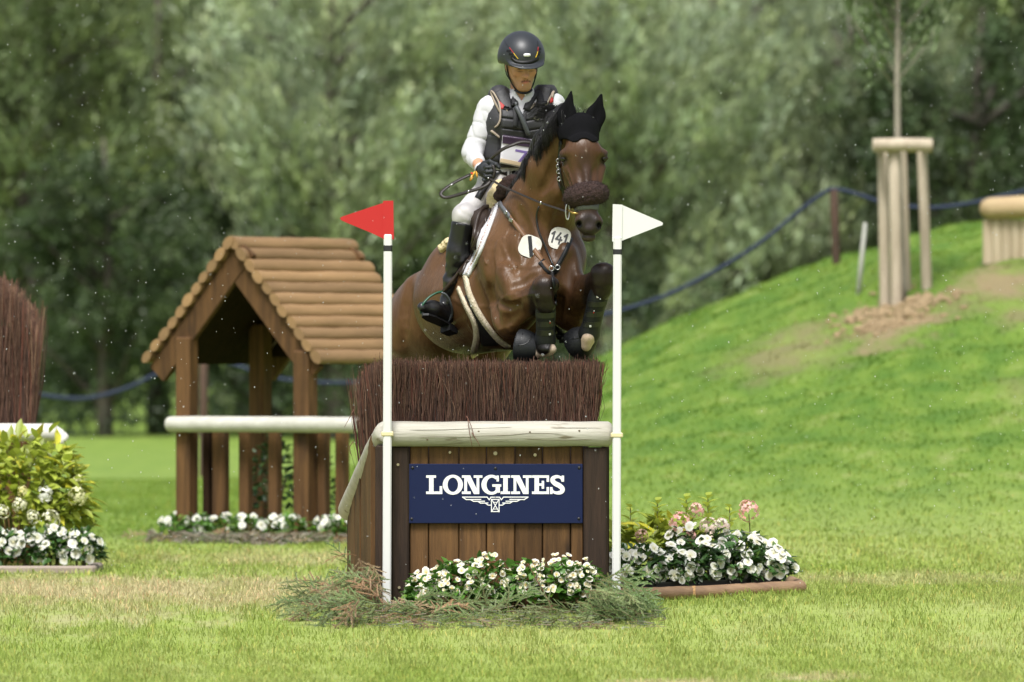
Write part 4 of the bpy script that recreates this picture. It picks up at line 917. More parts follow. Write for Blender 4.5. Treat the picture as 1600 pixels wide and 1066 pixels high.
# ================================================================== hut with a roof of half logs
M_HUT = mat('hut_timber', (.134, .069, .027), .7, (.060, .032, .014), 4, (5, 5, .4), bump=.4, bscale=25, bstretch=(5, 5, .25), rand=.18, spec=.2, spot=((.035, .02, .012), 2.2, .60, .72, (1.5, 1.5, .6)))
M_HUTD = mat('hut_dark_timber', (.028, .014, .007), .8, (.016, .009, .005), 4, (5, 5, .4), bump=.4, bscale=25, rand=.15, spec=.1)  # darkened copy of the timber: shade inside the hut put into its colour
M_RLOG = mat('roof_log', (.290, .175, .078), .65, (.200, .118, .050), 1.6, (1, 1, 5), lo=.3, hi=.7, bump=.35, bscale=14, bstretch=(.5, .5, 5), rand=.20)
HY = 14.0; TH = math.radians(34)
hu = np.array([math.cos(TH), -math.sin(TH), 0]); hv = np.array([math.sin(TH), math.cos(TH), 0]); R_H = np.stack([hu, hv, [0, 0, 1]], 1)
hc = P(363, 560, HY); hc[2] = 0.0                     # middle of the gable front on the ground
def hl(a, bq, z): return hc + hu * a + hv * bq + np.array([0, 0, z])
hut = thing('jump_hut', hl(0, .6, 0), 'small open timber hut roofed with brown logs behind a white rail', 'hut')
HW, RL, ZE, ZA = .79, 1.50, 1.335, 2.225             # half width at the eaves, roof length, eave and apex heights
sl_len = math.hypot(HW, ZA - ZE)
for sg in (1, -1):
    dn = hu * sg * HW / sl_len + np.array([0, 0, -(ZA - ZE) / sl_len]); nr = hu * sg * (ZA - ZE) / sl_len + np.array([0, 0, HW / sl_len])
    for i in range(11):
        s_ = .045 + i * (sl_len - .05) / 10.3; ctr = hl(0, 0, ZA) + dn * s_ - nr * .01; r0 = .0515 * (1 + random.uniform(-.06, .06)); e = random.uniform(-.03, .03)
        o = log_tube([ctr - hv * (.022 - e * .4), ctr + hv * .5 + nr * random.uniform(-.006, .006), ctr + hv * 1.0 + nr * random.uniform(-.006, .006), ctr + hv * (RL + e)], r0 * 1.08, 12, round0=False, wob=.06, flat=.62, up=nr).build('roof_log', M_RLOG, hut); auto_smooth(o)
    for q, (bq, wd2) in enumerate(((.02, .05), (RL - .12, .05))):      # barge boards under the logs
        a0 = hl(0, bq, ZA) - nr * .125 - dn * 0.0; a1 = a0 + dn * (sl_len + .02); pts = [a0 + nr * .07 + (0 if sg > 0 else 0) * dn, a1 + nr * .07, a1 - nr * .09, a0 - nr * .09 + dn * (.09 * HW / (ZA - ZE) * -.2)]
        pts[0] = pts[0]; b = MB(); b.prism(np.array(pts) + hv * (.004 * (1 + sg)), hv * wd2); b.build('barge_board', M_HUT, hut)
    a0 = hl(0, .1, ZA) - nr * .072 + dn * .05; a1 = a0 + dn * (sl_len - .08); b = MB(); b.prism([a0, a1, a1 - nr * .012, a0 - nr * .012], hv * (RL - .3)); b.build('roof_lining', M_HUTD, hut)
def hpost(px, bq_or_Y, w_, zt_, m=M_HUT, name='post', R_=R_H, z0=-.1, d_=None):
    x = (px - 800) * mpp(bq_or_Y); b = MB(); b.box([x, bq_or_Y, (zt_ + z0) / 2], [w_, d_ or w_, zt_ - z0], R_, bev=.012); return b.build(name, m, hut)
pl = hl(-.365, .06, 0); pr = hl(.56, .06, 0)
def on_front(px):   # depth on the gable plane for a photo column
    x0 = (px - 800) * mpp(HY); a = (x0 - hc[0]) / hu[0]; return float(hl(a, .06, 0)[1])
hpost(292, on_front(292), .125, 1.50); hpost(477, on_front(477), .135, 1.40)
hpost(407, on_front(292) + .75, .13, 1.60); hpost(592, on_front(477) + .75, .13, 1.40)
b = MB(); t0, t1 = P(275, 512, on_front(292) + .12), P(520, 512, on_front(477) + .12)
for (px, w_, m_) in [(325, .055, M_HUTD), (345, .115, M_HUT), (384, .085, M_HUT), (430, .085, M_HUT), (506, .075, M_HUT), (535, .085, M_HUT)]: hpost(px, on_front(px) + .10, w_, .83, m_, 'paling', d_=.08)
o = log_tube([P(266, 663, on_front(266) - .12), P(350, 663, on_front(350) - .12), P(450, 663.5, on_front(450) - .12), P(556, 664, on_front(556) - .12)], .058).build('rail', mat('white_rail', (.54, .53, .47), .6, (.42, .41, .35), 3, (.6, 4, 4), bump=.15), hut); auto_smooth(o)
# tie beam inside and back wall planks with the roof shade in their colour
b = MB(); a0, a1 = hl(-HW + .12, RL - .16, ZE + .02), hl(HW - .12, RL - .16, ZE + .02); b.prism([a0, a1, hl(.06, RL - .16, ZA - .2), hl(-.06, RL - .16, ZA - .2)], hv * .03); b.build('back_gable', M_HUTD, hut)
# dark shrub inside and flowers, bark litter at the base
c = gp(428, HY + .55); bush('potted_shrub', c, .17, .17, .80, 330, .065, .03, M_DLEAF, 'dark green shrub growing inside the hut behind its palings', 'shrub', None, None, 0, 170, low=.2)
c = gp(505, HY + .35); bush('potted_shrub', c, .09, .1, .66, 120, .06, .03, M_DLEAF, 'narrow dark shrub behind the right front post of the hut', 'shrub', None, None, 0, 171, low=.2)
for i, (px, nm) in enumerate([(275, 'left end of the hut front'), (310, 'left front post of the hut'), (345, 'second paling from the left of the hut'), (382, 'middle palings of the hut'), (420, 'paling right of the hut shrub'), (452, 'left side of the right front hut post'), (512, 'right side of the right front hut post'), (540, 'right end of the hut front')]):
    c = gp(px, on_front(px) - .28, .03); bush('impatiens', c, .11, .10, .15, 110, .055, .03, M_BLEAF, 'small white flowering plant at the ' + nm, 'flower', 'white flowers along the foot of the hut', IMP, 8, 180 + i, ftop=.3)
b = MB()
for i in range(700):
    px = min(max(r_.gauss(390, 90), 235), 552); Y = on_front(px) - .55 + r_.uniform(-.6, .35); p = gp(px, Y, r_.uniform(0, .07)); a = r_.uniform(0, 3.14); l = r_.uniform(.03, .12); d = np.array([math.cos(a), math.sin(a), r_.uniform(-.5, .5)]) * l
    c = np.array([[.20, .17, .12], [.10, .12, .07], [.14, .11, .08], [.27, .24, .18]])[r_.randrange(4)]; b.tube([p - d / 2, p, p + d / 2], [.003, .006, .003], 4, caps=False, col=c)
tag(b.build('brash_litter', M_NEEDLE, None, False, True), 'grey brown brash and bark heaped along the foot of the hut', 'litter', kind='stuff')
for i in range(44):
    px = min(max(r_.gauss(390, 95), 238), 552); Y = on_front(px) - .5 + r_.uniform(-.4, .2); brown = r_.random() < .6
    o = lay(px, Y, r_.uniform(.02, .08), r_.choice([.2, 2.9, -.5, 3.6, -1.0, 4.0]), r_.uniform(.3, .9), r_.uniform(.45, .8), (SPRD if brown else SPR)[r_.randrange(2)], ('dry brown' if brown else 'grey green') + ' cut branch on the ground ' + ('before the left hut post' if px < 330 else 'before the middle palings of the hut' if px < 440 else 'before the right hut post')); o['group'] = 'cut branches along the foot of the hut'
# ================================================================== horse
def bvh_of(*objs):
    out = []
    for o in objs:
        n = len(o.data.vertices); co = np.empty(n * 3, np.float32); o.data.vertices.foreach_get('co', co); co = co.reshape(-1, 3) + origin_of(o.parent) * 1.0 + np.array(o.location)
        out.append(BVHTree.FromPolygons([tuple(v) for v in co.tolist()], [tuple(p.vertices) for p in o.data.polygons]))
    return out
EYE = np.array([0, -D0, CH])
def surf(px, py, trees, off=0.0):
    """point and normal where the line of sight through a photo pixel meets a built surface"""
    tgt = P(px, py, 0.5); d = Vector(tgt - EYE).normalized(); best = None
    for t in trees:
        loc, nr, i, dist = t.ray_cast(Vector(EYE), d)
        if loc is not None and (best is None or dist < best[2]): best = (loc, nr, dist)
    if best is None:
        for t in trees:
            loc, nr, i, dist = t.find_nearest(Vector(P(px, py, .6)))
            if best is None or dist < best[2]: best = (loc, nr, dist)
    loc, nr = np.array(best[0]), np.array(best[1])
    if np.dot(nr, EYE - loc) < 0: nr = -nr
    return loc + nr * off, nr
def strap(b, pxs, trees, wd, th=.004, off=.001, n=24, col=None, closed=False):
    pts = spline(pxs, n); S = [surf(x, y, trees) for x, y in pts]; p = np.array([s[0] for s in S]); nr = np.array([s[1] for s in S])
    for _ in range(3): p[1:-1] = .5 * p[1:-1] + .25 * (p[2:] + p[:-2]); nr[1:-1] = .5 * nr[1:-1] + .25 * (nr[2:] + nr[:-2])
    nr /= np.linalg.norm(nr, axis=1)[:, None]; T = np.gradient(p, axis=0); T /= np.linalg.norm(T, axis=1)[:, None] + 1e-9; s = np.cross(nr, T); s /= np.linalg.norm(s, axis=1)[:, None] + 1e-9
    wd = np.broadcast_to(np.asarray(wd, float), (n,))[:, None] if np.ndim(wd) == 0 else np.interp(np.linspace(0, 1, n), np.linspace(0, 1, len(wd)), wd)[:, None]
    V = np.stack([p + s * wd / 2 + nr * (off - .004), p + s * wd / 2 + nr * (off + th), p - s * wd / 2 + nr * (off + th), p - s * wd / 2 + nr * (off - .004)], 1).reshape(-1, 3)
    q = [[i * 4 + k, i * 4 + (k + 1) % 4, (i + 1) * 4 + (k + 1) % 4, (i + 1) * 4 + k] for i in range(n - 1) for k in range(4)] + [[3, 2, 1, 0], [(n - 1) * 4 + k for k in range(4)]]
    b.add(V, [np.array(q)], col); return p
def cloth(b, A, B_, trees, th=.008, off=.002, nu=22, nv=10, smooth_n=2, col=None):
    A = spline(A, nu); B_ = spline(B_, nu); G = np.zeros((nu, nv, 3)); N = np.zeros((nu, nv, 3))
    for i in range(nu):
        for j in range(nv):
            t = j / (nv - 1); q = A[i] * (1 - t) + B_[i] * t; G[i, j], N[i, j] = surf(q[0], q[1], trees)
    for _ in range(smooth_n):
        G[1:-1, 1:-1] = .5 * G[1:-1, 1:-1] + .125 * (G[2:, 1:-1] + G[:-2, 1:-1] + G[1:-1, 2:] + G[1:-1, :-2])
    for _ in range(4): N[1:-1, 1:-1] = .5 * N[1:-1, 1:-1] + .125 * (N[2:, 1:-1] + N[:-2, 1:-1] + N[1:-1, 2:] + N[1:-1, :-2])
    N /= np.linalg.norm(N, axis=2)[..., None]
    top = (G + N * (off + th)).reshape(-1, 3); bot = (G + N * (off - .006)).reshape(-1, 3); m = nu * nv; q = []
    for i in range(nu - 1):
        for j in range(nv - 1):
            a = i * nv + j; q += [[a, a + 1, a + nv + 1, a + nv], [m + a, m + a + nv, m + a + nv + 1, m + a + 1]]
    ring = [j for j in range(nv)] + [i * nv + nv - 1 for i in range(1, nu)] + [(nu - 1) * nv + j for j in range(nv - 2, -1, -1)] + [i * nv for i in range(nu - 2, 0, -1)]
    for k in range(len(ring)): a, c_ = ring[k], ring[(k + 1) % len(ring)]; q.append([a, m + a, m + c_, c_])
    b.add(np.concatenate([top, bot]), [np.array(q)], col)
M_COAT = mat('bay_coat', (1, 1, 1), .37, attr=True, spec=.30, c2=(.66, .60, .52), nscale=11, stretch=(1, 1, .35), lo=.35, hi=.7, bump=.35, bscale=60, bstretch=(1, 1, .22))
M_HAIR = mat('black_hair', (.009, .008, .008), .5, spec=.35)
M_LEATH = mat('dark_leather', (.030, .018, .013), .38, spec=.5, bump=.08, bscale=300)
M_LEATHB = mat('black_leather', (.010, .010, .011), .30, spec=.6, bump=.10, bscale=60, bstretch=(1, 1, 3))
M_BLACKCLOTH = mat('black_crochet', (.006, .006, .007), .95, bump=.5, bscale=350, spec=.08)
M_NEO = mat('black_boot', (.010, .011, .013), .50, bump=.15, bscale=120, spec=.3)
M_FLEECE = mat('cream_fleece', (.68, .60, .46), .95, (.54, .46, .33), 40, bump=.9, bscale=110)
M_FLEECEY = mat('yellow_fleece', (.64, .54, .33), .95, (.62, .5, .28), 40, bump=.8, bscale=110)
M_FLEECEB = mat('brown_fleece', (.045, .022, .018), .95, (.026, .013, .011), 60, bump=1.0, bscale=150)
M_PADW = mat('white_pad', (.56, .56, .60), .8, bump=.6, bscale=60)
M_STEEL = mat('steel', (.55, .55, .55), .28, metal=1.0)
M_GREYST = mat('grey_strap', (.11, .115, .13), .6)
M_TAN = mat('tan_strap', (.15, .075, .034), .55)
M_EYE = mat('horse_eye', (.006, .004, .003), .16, spec=.5)
M_DISC = mat('number_disc', (.62, .61, .57), .5, (.52, .50, .45), 14)
M_BLK = mat('black_print', (.012, .012, .014), .5)
horse = thing('horse', P(790, 560, .9), 'bay horse with black ear bonnet jumping over the brush, carrying the rider', 'horse')
body = []
body += [ell(P(684, 502, 1.90), (.272, .30, .275), .1), cone(P(680, 478, 1.90), P(722, 430, 1.30), .20, .175, .07), cone(P(722, 428, 1.22), P(790, 340, .95), .19, .14, .12), cone(P(694, 498, 1.8), P(732, 470, 1.35), .15, .18, .04)]
body += [cone(P(730, 469, 1.28), P(796, 463, .84), .302, .296, .028)]
body += [ell(P(806, 415, .60), (.19, .22, .27), .10, R=rotz(-.4)), cone(P(838, 398, .62), P(866, 400, .52), .20, .176, .12), ell(P(858, 432, .42), (.17, .14, .15), .10), cone(P(790, 337, .95), P(836, 350, .72), .135, .19, .15)]
# neck
body += [cone(P(838, 372, .74), P(846, 320, .52), .205, .160, .12), cone(P(846, 320, .54), P(862, 262, .37), .158, .124, .10), cone(P(862, 262, .37), P(890, 212, .21), .124, .092, .06)]
body += [cone(P(862, 345, .52), P(880, 300, .28), .10, .07, .10)]                                         # throat
# head
Hd = []
Hd += [cone(P(907, 208, .11), P(910, 248, .03), .080, .100, .05), cone(P(910, 246, .0), P(917, 318, -.115), .078, .052, .06), ell(P(912, 232, -.045), (.085, .05, .075), .05)]
Hd += [ell(P(895, 262, .11), (.080, .095, .112), .018), ell(P(926, 264, .13), (.066, .09, .11), .05), cone(P(904, 285, .06), P(915, 344, -.06), .066, .046, .05)]
Hd += [cone(P(918, 316, -.110), P(920, 338, -.135), .050, .046, .04), ell(P(908, 347, -.150), (.034, .038, .042), .03), ell(P(932, 348, -.150), (.034, .038, .042), .03), ell(P(921, 359, -.138), (.050, .048, .030), .03), ell(P(920, 371.5, -.115), (.040, .040, .024), .012), cone(P(919, 366, -.06), P(914, 344, -.02), .04, .05, .03)]
Hd += [cone(P(880, 241, -.02), P(890, 238, -.055), .020, .018, .03), cone(P(944, 240, -.01), P(934, 238, -.05), .020, .018, .03), cone(P(884, 262, -.01), P(899, 300, -.07), .017, .014, .04), cone(P(941, 262, .0), P(933, 300, -.07), .017, .014, .04)]
Hd += [ell(P(881, 248.5, -.035), (.019, .019, .016), .015, '-'), ell(P(944.5, 248, -.025), (.017, .019, .016), .015, '-')]
Hd += [ell(P(904.5, 350, -.19), (.014, .045, .019), .012, '-', R=rot_axis((0, 1, 0), .5)), ell(P(936, 352, -.19), (.013, .045, .018), .012, '-', R=rot_axis((0, 1, 0), -.5)), ell(P(921, 367, -.185), (.060, .05, .0035), .006, '-')]
for ex, ey, eY in ((881, 248.5, -.022), (943.5, 248, -.012)):
    Hd += [cone(P(ex - 5.2, ey - .3, eY - .008), P(ex, ey - 4.2, eY - .019), .006, .0075, .010), cone(P(ex, ey - 4.2, eY - .019), P(ex + 5.2, ey - .8, eY - .010), .008, .0065, .008), cone(P(ex - 5, ey + .8, eY - .008), P(ex + 1, ey + 4.4, eY - .014), .005, .006, .008), cone(P(ex + 1, ey + 4.4, eY - .014), P(ex + 5, ey + .8, eY - .010), .006, .005, .008)]
# fore legs: a = image left, b = image right
ka, fa = P(853, 455, .10), P(852, 535, .22); kb, fb = P(942, 434, .08), P(920, 524, .22)
legs = [cone(P(803, 486, .52), P(836, 466, .24), .128, .088, .045), cone(P(836, 466, .24), ka, .082, .064, .03), ell(P(797, 505, .46), (.085, .11, .082), .045), ell(P(853, 445, .085), (.074, .060, .058), .018), ell(P(853, 461, .080), (.068, .050, .045), .012), ell(P(853, 474, .10), (.054, .048, .05), .02), ell(P(838, 456, .13), (.035, .05, .05), .02), cone(ka, P(853, 478, .13), .060, .042, .03), cone(P(853, 478, .13), fa, .038, .036, .02), ell(fa, (.046, .05, .046), .03), cone(fa, P(834, 543, .30), .036, .038, .02), ell(P(855, 546, .205), (.052, .05, .030), .02), cone(P(855, 548, .21), P(838, 550, .25), .03, .03, .02)]
legs += [cone(P(892, 480, .55), P(918, 456, .28), .130, .088, .045), cone(P(918, 456, .28), kb, .082, .064, .03), ell(P(897, 494, .50), (.075, .11, .07), .045), ell(P(942, 426, .065), (.070, .058, .055), .018), ell(P(942, 441, .060), (.064, .048, .042), .012), ell(P(941, 453, .085), (.052, .046, .048), .02), ell(P(929, 438, .11), (.03, .05, .05), .02), cone(kb, P(939, 458, .11), .058, .042, .03), cone(P(939, 458, .11), fb, .038, .036, .02), ell(fb, (.044, .05, .046), .03), cone(fb, P(911, 532, .32), .036, .038, .02), cone(P(919, 527, .185), P(916, 541, .215), .030, .027, .02)]
# hind legs trail behind the brush
for (dx, dY) in ((0, 0), (96, .12)):
    g = lambda x, y, Y: P(x + dx, y, Y + dY + .32)
    legs += [cone(g(668, 505, 1.62), g(640, 580, 1.68), .20, .125, .08), cone(g(638, 540, 1.70), g(640, 640, 1.85), .118, .088, .05), cone(g(640, 640, 1.85), g(652, 715, 2.06), .085, .055, .05), cone(g(652, 715, 2.06), g(644, 805, 2.18), .046, .038, .03), ell(g(644, 805, 2.18), (.045, .05, .045), .02), cone(g(644, 805, 2.18), g(640, 832, 2.12), .036, .05, .02)]
# muscle relief
relief = [cone(P(806, 478, .37), P(842, 458, .16), .022, .018, .015), cone(P(800, 512, .36), P(840, 474, .17), .030, .02, .018), cone(P(812, 492, .34), P(836, 474, .20), .022, .018, .02), cone(P(648, 470, 1.70), P(628, 540, 1.80), .05, .06, .05), cone(P(752, 345, .78), P(786, 430, .46), .06, .07, .04), cone(P(790, 425, .36), P(812, 462, .26), .05, .06, .03), cone(P(838, 395, .40), P(828, 440, .30), .06, .06, .04), cone(P(884, 395, .36), P(893, 440, .34), .06, .06, .04), cone(P(820, 330, .42), P(842, 380, .36), .05, .05, .05), cone(P(764, 380, .60), P(800, 470, .36), .04, .05, .10), cone(P(812, 380, .40), P(845, 430, .30), .04, .05, .08), cone(P(648, 452, 1.74), P(622, 530, 1.87), .05, .06, .08), cone(P(818, 470, .34), P(842, 455, .17), .03, .022, .03), cone(P(800, 500, .38), P(838, 472, .18), .028, .02, .03)]
HP = body + legs + Hd
def near(V, p, r0, r1): return 1 - sstep(r0, r1, np.linalg.norm(V - p, axis=1))
def seg_d(V, a, c_): ba = c_ - a; t = np.clip(((V - a) @ ba) / (ba @ ba), 0, 1); return np.linalg.norm(V - a - t[:, None] * ba, axis=1)
def coat_col(V):
    c = np.tile(np.array([.122, .062, .0265]), (len(V), 1))
    def mix(w, col): nonlocal c; c = c * (1 - w[:, None]) + np.array(col) * w[:, None]
    n = vnoise(V, 9, 3) * .5 + .5
    mix(.30 * n, (.082, .040, .016))
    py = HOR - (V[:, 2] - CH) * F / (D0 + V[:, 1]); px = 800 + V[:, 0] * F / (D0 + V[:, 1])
    mix(.55 * sstep(800, 880, px) * sstep(330, 400, py), (.060, .029, .0135))         # chest shading and wet coat painted in, far shoulder too
    mix(.75 * near(V, P(912, 262, -.02), .12, .28), (.060, .028, .0145))                # darker face
    mix(.55 * (1 - sstep(.02, .07, seg_d(V, P(914, 250, -.1), P(918, 300, -.17)))), (.030, .017, .012))
    for a, c_ in ((ka, fa), (kb, fb)): mix(1 - sstep(.082, .108, seg_d(V, a, c_) + .006 * vnoise(V, 60, 41)), (.008, .007, .007))
    mix(.45 * (1 - sstep(.06, .14, seg_d(V, P(838, 468, .2), ka))), (.030, .016, .010)); mix(.5 * (1 - sstep(.06, .16, seg_d(V, P(918, 460, .25), kb))), (.030, .016, .010))
    mix(near(V, P(920, 352, -.14), .062, .115), (.026, .018, .016)); mix(.85 * near(V, P(921, 372, -.13), .02, .045), (.06, .042, .038))
    mix(near(V, P(905, 351, -.170), .018, .028), (.004, .003, .003)); mix(near(V, P(936, 353, -.170), .018, .028), (.004, .003, .003))
    mix(.9 * near(V, P(881, 249, -.03), .022, .046), (.016, .010, .008)); mix(.9 * near(V, P(944, 248, -.02), .022, .046), (.016, .010, .008))
    mix(1 - sstep(.004, .012, seg_d(V, P(915, 226, -.11), P(915.5, 236, -.11)) + np.abs(vnoise(V, 160, 8)) * .002), (.50, .42, .36))       # small star
    for p_, q_ in ((P(838, 551, .25), P(868, 548, .19)), (P(919, 530, .185), P(916, 541, .20))): mix(1 - sstep(.034, .044, seg_d(V, p_, q_)), (.62, .50, .41))
    for dx, dY in ((0, 0), (96, .12)): mix(1 - sstep(.09, .2, seg_d(V, P(652 + dx, 690, 2.32 + dY), P(642 + dx, 830, 2.47 + dY))), (.02, .014, .012))
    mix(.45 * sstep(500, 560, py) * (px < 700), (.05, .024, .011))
    return c
def veins(X): return (-.0042 * np.exp(-(np.abs(np.sin(vnoise(X, 7, 21) * 2.2 + X[..., 2] * 9)) / .10) ** 2) * (X[..., 0] < .16) * (X[..., 1] < 1.0) * (X[..., 1] > .2) - .0026 * vnoise(X * np.array([1, 1, .6]), 30, 22)).astype(np.float32)
Vc, Qc = sdf_verts(HP + relief, .022); TC = [BVHTree.FromPolygons([tuple(v) for v in Vc.tolist()], [tuple(q) for q in Qc.tolist()])]
def groove(pxs, r, depth, k): # shallow furrow between muscles
    S = [surf(x, y, TC) for x, y in spline(pxs, 9)]; n_ = len(S); q = [s_[0] + s_[1] * (r - depth) for s_ in S]; rr = [r * (.55 + .45 * math.sin(math.pi * i / (n_ - 1))) for i in range(n_)]
    return chain(q, rr, k, '-')
def ridge(pxs, r, k): S = [surf(x, y, TC) for x, y in spline(pxs, 9)]; return chain([s_[0] - s_[1] * r * .2 for s_ in S], [r] * 8 + [r * .5], k)
for pxs, r, dp, k in [([(806, 322), (818, 350), (826, 385), (820, 420)], .030, .011, .035), ([(770, 384), (765, 420), (768, 460), (780, 505)], .030, .012, .035), ([(800, 450), (820, 443), (836, 432)], .022, .012, .025), ([(772, 468), (790, 478), (812, 476)], .02, .010, .025),
      ([(882, 302), (874, 335), (867, 370), (862, 398)], .026, .011, .03), ([(868, 436), (872, 470), (872, 498)], .03, .016, .03), ([(641, 446), (634, 480), (632, 535)], .026, .010, .03), ([(886, 270), (892, 286), (898, 300)], .012, .005, .014), ([(896, 398), (888, 425), (892, 452)], .026, .010, .03), ([(846, 300), (858, 280), (866, 250)], .02, .007, .03), ([(745, 440), (752, 470), (766, 500)], .03, .008, .04), ([(905, 262), (909, 290)], .014, .004, .02), ([(928, 262), (926, 290)], .014, .004, .02)]: relief += groove(pxs, r, dp, k)
for pxs, r in [([(762, 334), (757, 352), (763, 374), (755, 400), (762, 418)], .0045), ([(792, 360), (785, 384), (793, 404), (786, 430), (792, 446)], .005), ([(736, 462), (729, 495), (742, 524), (756, 540)], .0055), ([(808, 388), (815, 408), (808, 428)], .0045), ([(886, 262), (892, 280), (898, 299)], .0038), ([(800, 470), (818, 463), (836, 459)], .005), ([(848, 380), (842, 400), (848, 420)], .0045), ([(800, 345), (812, 365), (806, 385)], .004)]: relief += ridge(pxs, r, .010)
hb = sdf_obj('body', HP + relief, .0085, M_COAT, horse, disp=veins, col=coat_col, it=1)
TH_ = bvh_of(hb)
# eyes
for p, nm in ((P(881, 248.5, -.022), 0), (P(943.5, 248, -.012), 1)):
    b = MB(); b.ell(p + np.array([0, -.009, 0]), .0185, 16, 12); b.build('eye', M_EYE, horse, True)
# hooves in bell boots, tendon boots
def boot_set(k, f, hoof_c, hoof_ax, r, flip):
    ax = (f - k) / np.linalg.norm(f - k); c0 = k + ax * (.082 if flip else .078); c1 = f - ax * .01
    o = sdf_obj('tendon_boot', [cone(c0, c0 + ax * .05, .052, .051, .01), cone(c0 + ax * .05, c1, .051, .050, .02), ell(c1 + [0, .01, 0], (.054, .056, .05), .03), cone(c0 + [0, .03, 0], c1 + [0, .03, 0], .038, .04, .03)], .006, M_NEO, horse, clip=lambda X: np.maximum(-(((X - c0) @ ax) + .012 + .022 * np.cos(np.arctan2(X[..., 0] - c0[0], -(X[..., 1] - c0[1])))), ((X - c1) @ ax) - .035))
    t = bvh_of(o); b = MB(); mid = (c0 + c1) / 2
    def pxy(p): s = F / (D0 + p[1]); return 800 + p[0] * s, HOR - (p[2] - CH) * s
    for tt in (.28, .52, .76):
        x, y = pxy(c0 * (1 - tt) + c1 * tt); dx = .5 * (ax[2] < -.9); strap(b, [(x - 13, y + 1), (x, y + 2.0), (x + 13, y + .5)], t, .030, .003, .0005, 10)
    b.build('strap', M_LEATHB, o)
    for tt, m_, w_ in ((.13, M_PWHITE, .012), (.14, M_RED, .007), (.50, M_RED, .005), (.46, M_PWHITE, .004), (.82, M_PWHITE, .011)):
        x, y = pxy(c0 * (1 - tt) + c1 * tt); x += 6.5 if not flip else -1; b = MB(); strap(b, [(x, y - w_ * 120), (x + .2, y + w_ * 120)], t, w_, .0015, .004, 3); b.build('boot_mark', m_, o)
    ha = hoof_ax / np.linalg.norm(hoof_ax)
    bb = sdf_obj('bell_boot', [cone(hoof_c - ha * .035, hoof_c + ha * .02, .058, r, .03), ell(hoof_c + ha * .005, r * .93, .03), cone(hoof_c + ha * .03, hoof_c + ha * .06, r, r * 1.08, .02)], .006, M_NEO, horse, clip=lambda X: ((X - hoof_c) @ ha) - .058)
    tbb = bvh_of(bb); hx, hy = pxy(hoof_c); b = MB(); strap(b, [(hx - 8, hy - 22), (hx - 13, hy - 4), (hx - 10, hy + 18)], tbb, .004, .002, .0005, 10); strap(b, [(hx + 6, hy - 18), (hx - 2, hy - 6), (hx - 16, hy - 3)], tbb, .004, .002, .0005, 10); b.build('seam', M_LEATHB, bb, True)
    sdf_obj('hoof', [cone(hoof_c - ha * .03, hoof_c + ha * .055, .048, .058, .01)], .007, mat('hoof_horn', (.05, .042, .036), .5), horse, clip=lambda X: ((X - hoof_c) @ ha) - .068)
boot_set(ka, fa, P(825, 543, .28), np.array([-.85, .25, .12]), .088, False)
boot_set(kb, fb, P(910, 533, .30), np.array([-.55, .55, -.35]), .082, True)
# ear bonnet with ears
def head_front(X): return np.maximum(-(X[..., 2] - (CH + (HOR - 220 - 3.2 * np.cos((X[..., 0] - .44) * 60)) / F * 40)), (X[..., 1] - .155))
bon = sdf_obj('ear_bonnet', Hd[:3] + [cone(P(898, 208, .12), P(908, 203, .10), .085, .085, .04)], .006, M_BLACKCLOTH, horse, inflate=.008, clip=head_front)
tb = bvh_of(bon)
b = MB(); strap(b, [(873, 219), (882, 221), (896, 220.5), (912, 219.5), (928, 219.5), (940, 220), (945, 218)], tb, .016, .006, .001, 30); b.build('trim', M_BLACKCLOTH, bon, True)
def ear(base, mid, tip, side):
    sq = (np.array([.25 * side, -.95, .1]), .52)
    return sdf_obj('ear', [cone(base, mid, .040, .050, .02, sq=sq), cone(mid, tip, .050, .008, .03, sq=sq), ell(mid + np.array([.004 * side, -.040, .0]), (.024, .024, .065), .015, '-')], .005, M_BLACKCLOTH, bon)
ear(P(886, 203, .09), P(885, 180, .10), P(892.5, 144, .08), -1); ear(P(927, 202, .10), P(931, 180, .11), P(939.5, 148, .09), 1)
# mane, forelock and tail
r_ = random.Random(17)
def lock(b, pts, r0, n=9, flat=.5): 
    p = spline(pts, n); b.tube(p, np.linspace(r0, r0 * .12, n) * np.concatenate([[.7], np.ones(n - 1)]), 5, flat=flat)
b = MB(); crest = spline([(888, 172), (878, 182), (868, 193), (852, 218), (840, 236), (828, 258), (816, 280), (803, 301)], 60); cY = np.interp(np.linspace(0, 1, 60), [0, .3, .6, 1], [.17, .24, .42, .70])
def tuft(guide, n, spread, r0, r1):
    g = spline(guide, 9); w_ = np.linspace(1.0, .35, 9)[:, None]
    for _ in range(n):
        o = RNG.normal(0, spread, 3); o2 = RNG.normal(0, spread * .5, (9, 3)); o2 = np.cumsum(o2, 0) * .25; L = RNG.uniform(.75, 1.1)
        p = g[0] + (g - g[0]) * L + o * w_ + o2; b.tube(p, np.linspace(r_.uniform(r0, r1), .0006, 9), 4, flat=.4)
for i in range(62):
    k = min(59, int(i * 60 / 62)); x, y = crest[k]; t = k / 59; Y = cY[k]; root = P(x + r_.uniform(-1, 5), y + r_.uniform(-3, 3), Y + r_.uniform(-.05, .03))
    L = r_.uniform(.10, .17) * (1.0 - .45 * t); sw = r_.uniform(-.02, .02)
    tuft([root, root + np.array([-L * .30, -.04, L * .10]), root + np.array([-L * .52 * (1 - .3 * t) + sw, -.06, -L * .40]), root + np.array([-L * .40 + sw, -.06, -L * 1.0])], 22, .008, .0016, .0036)
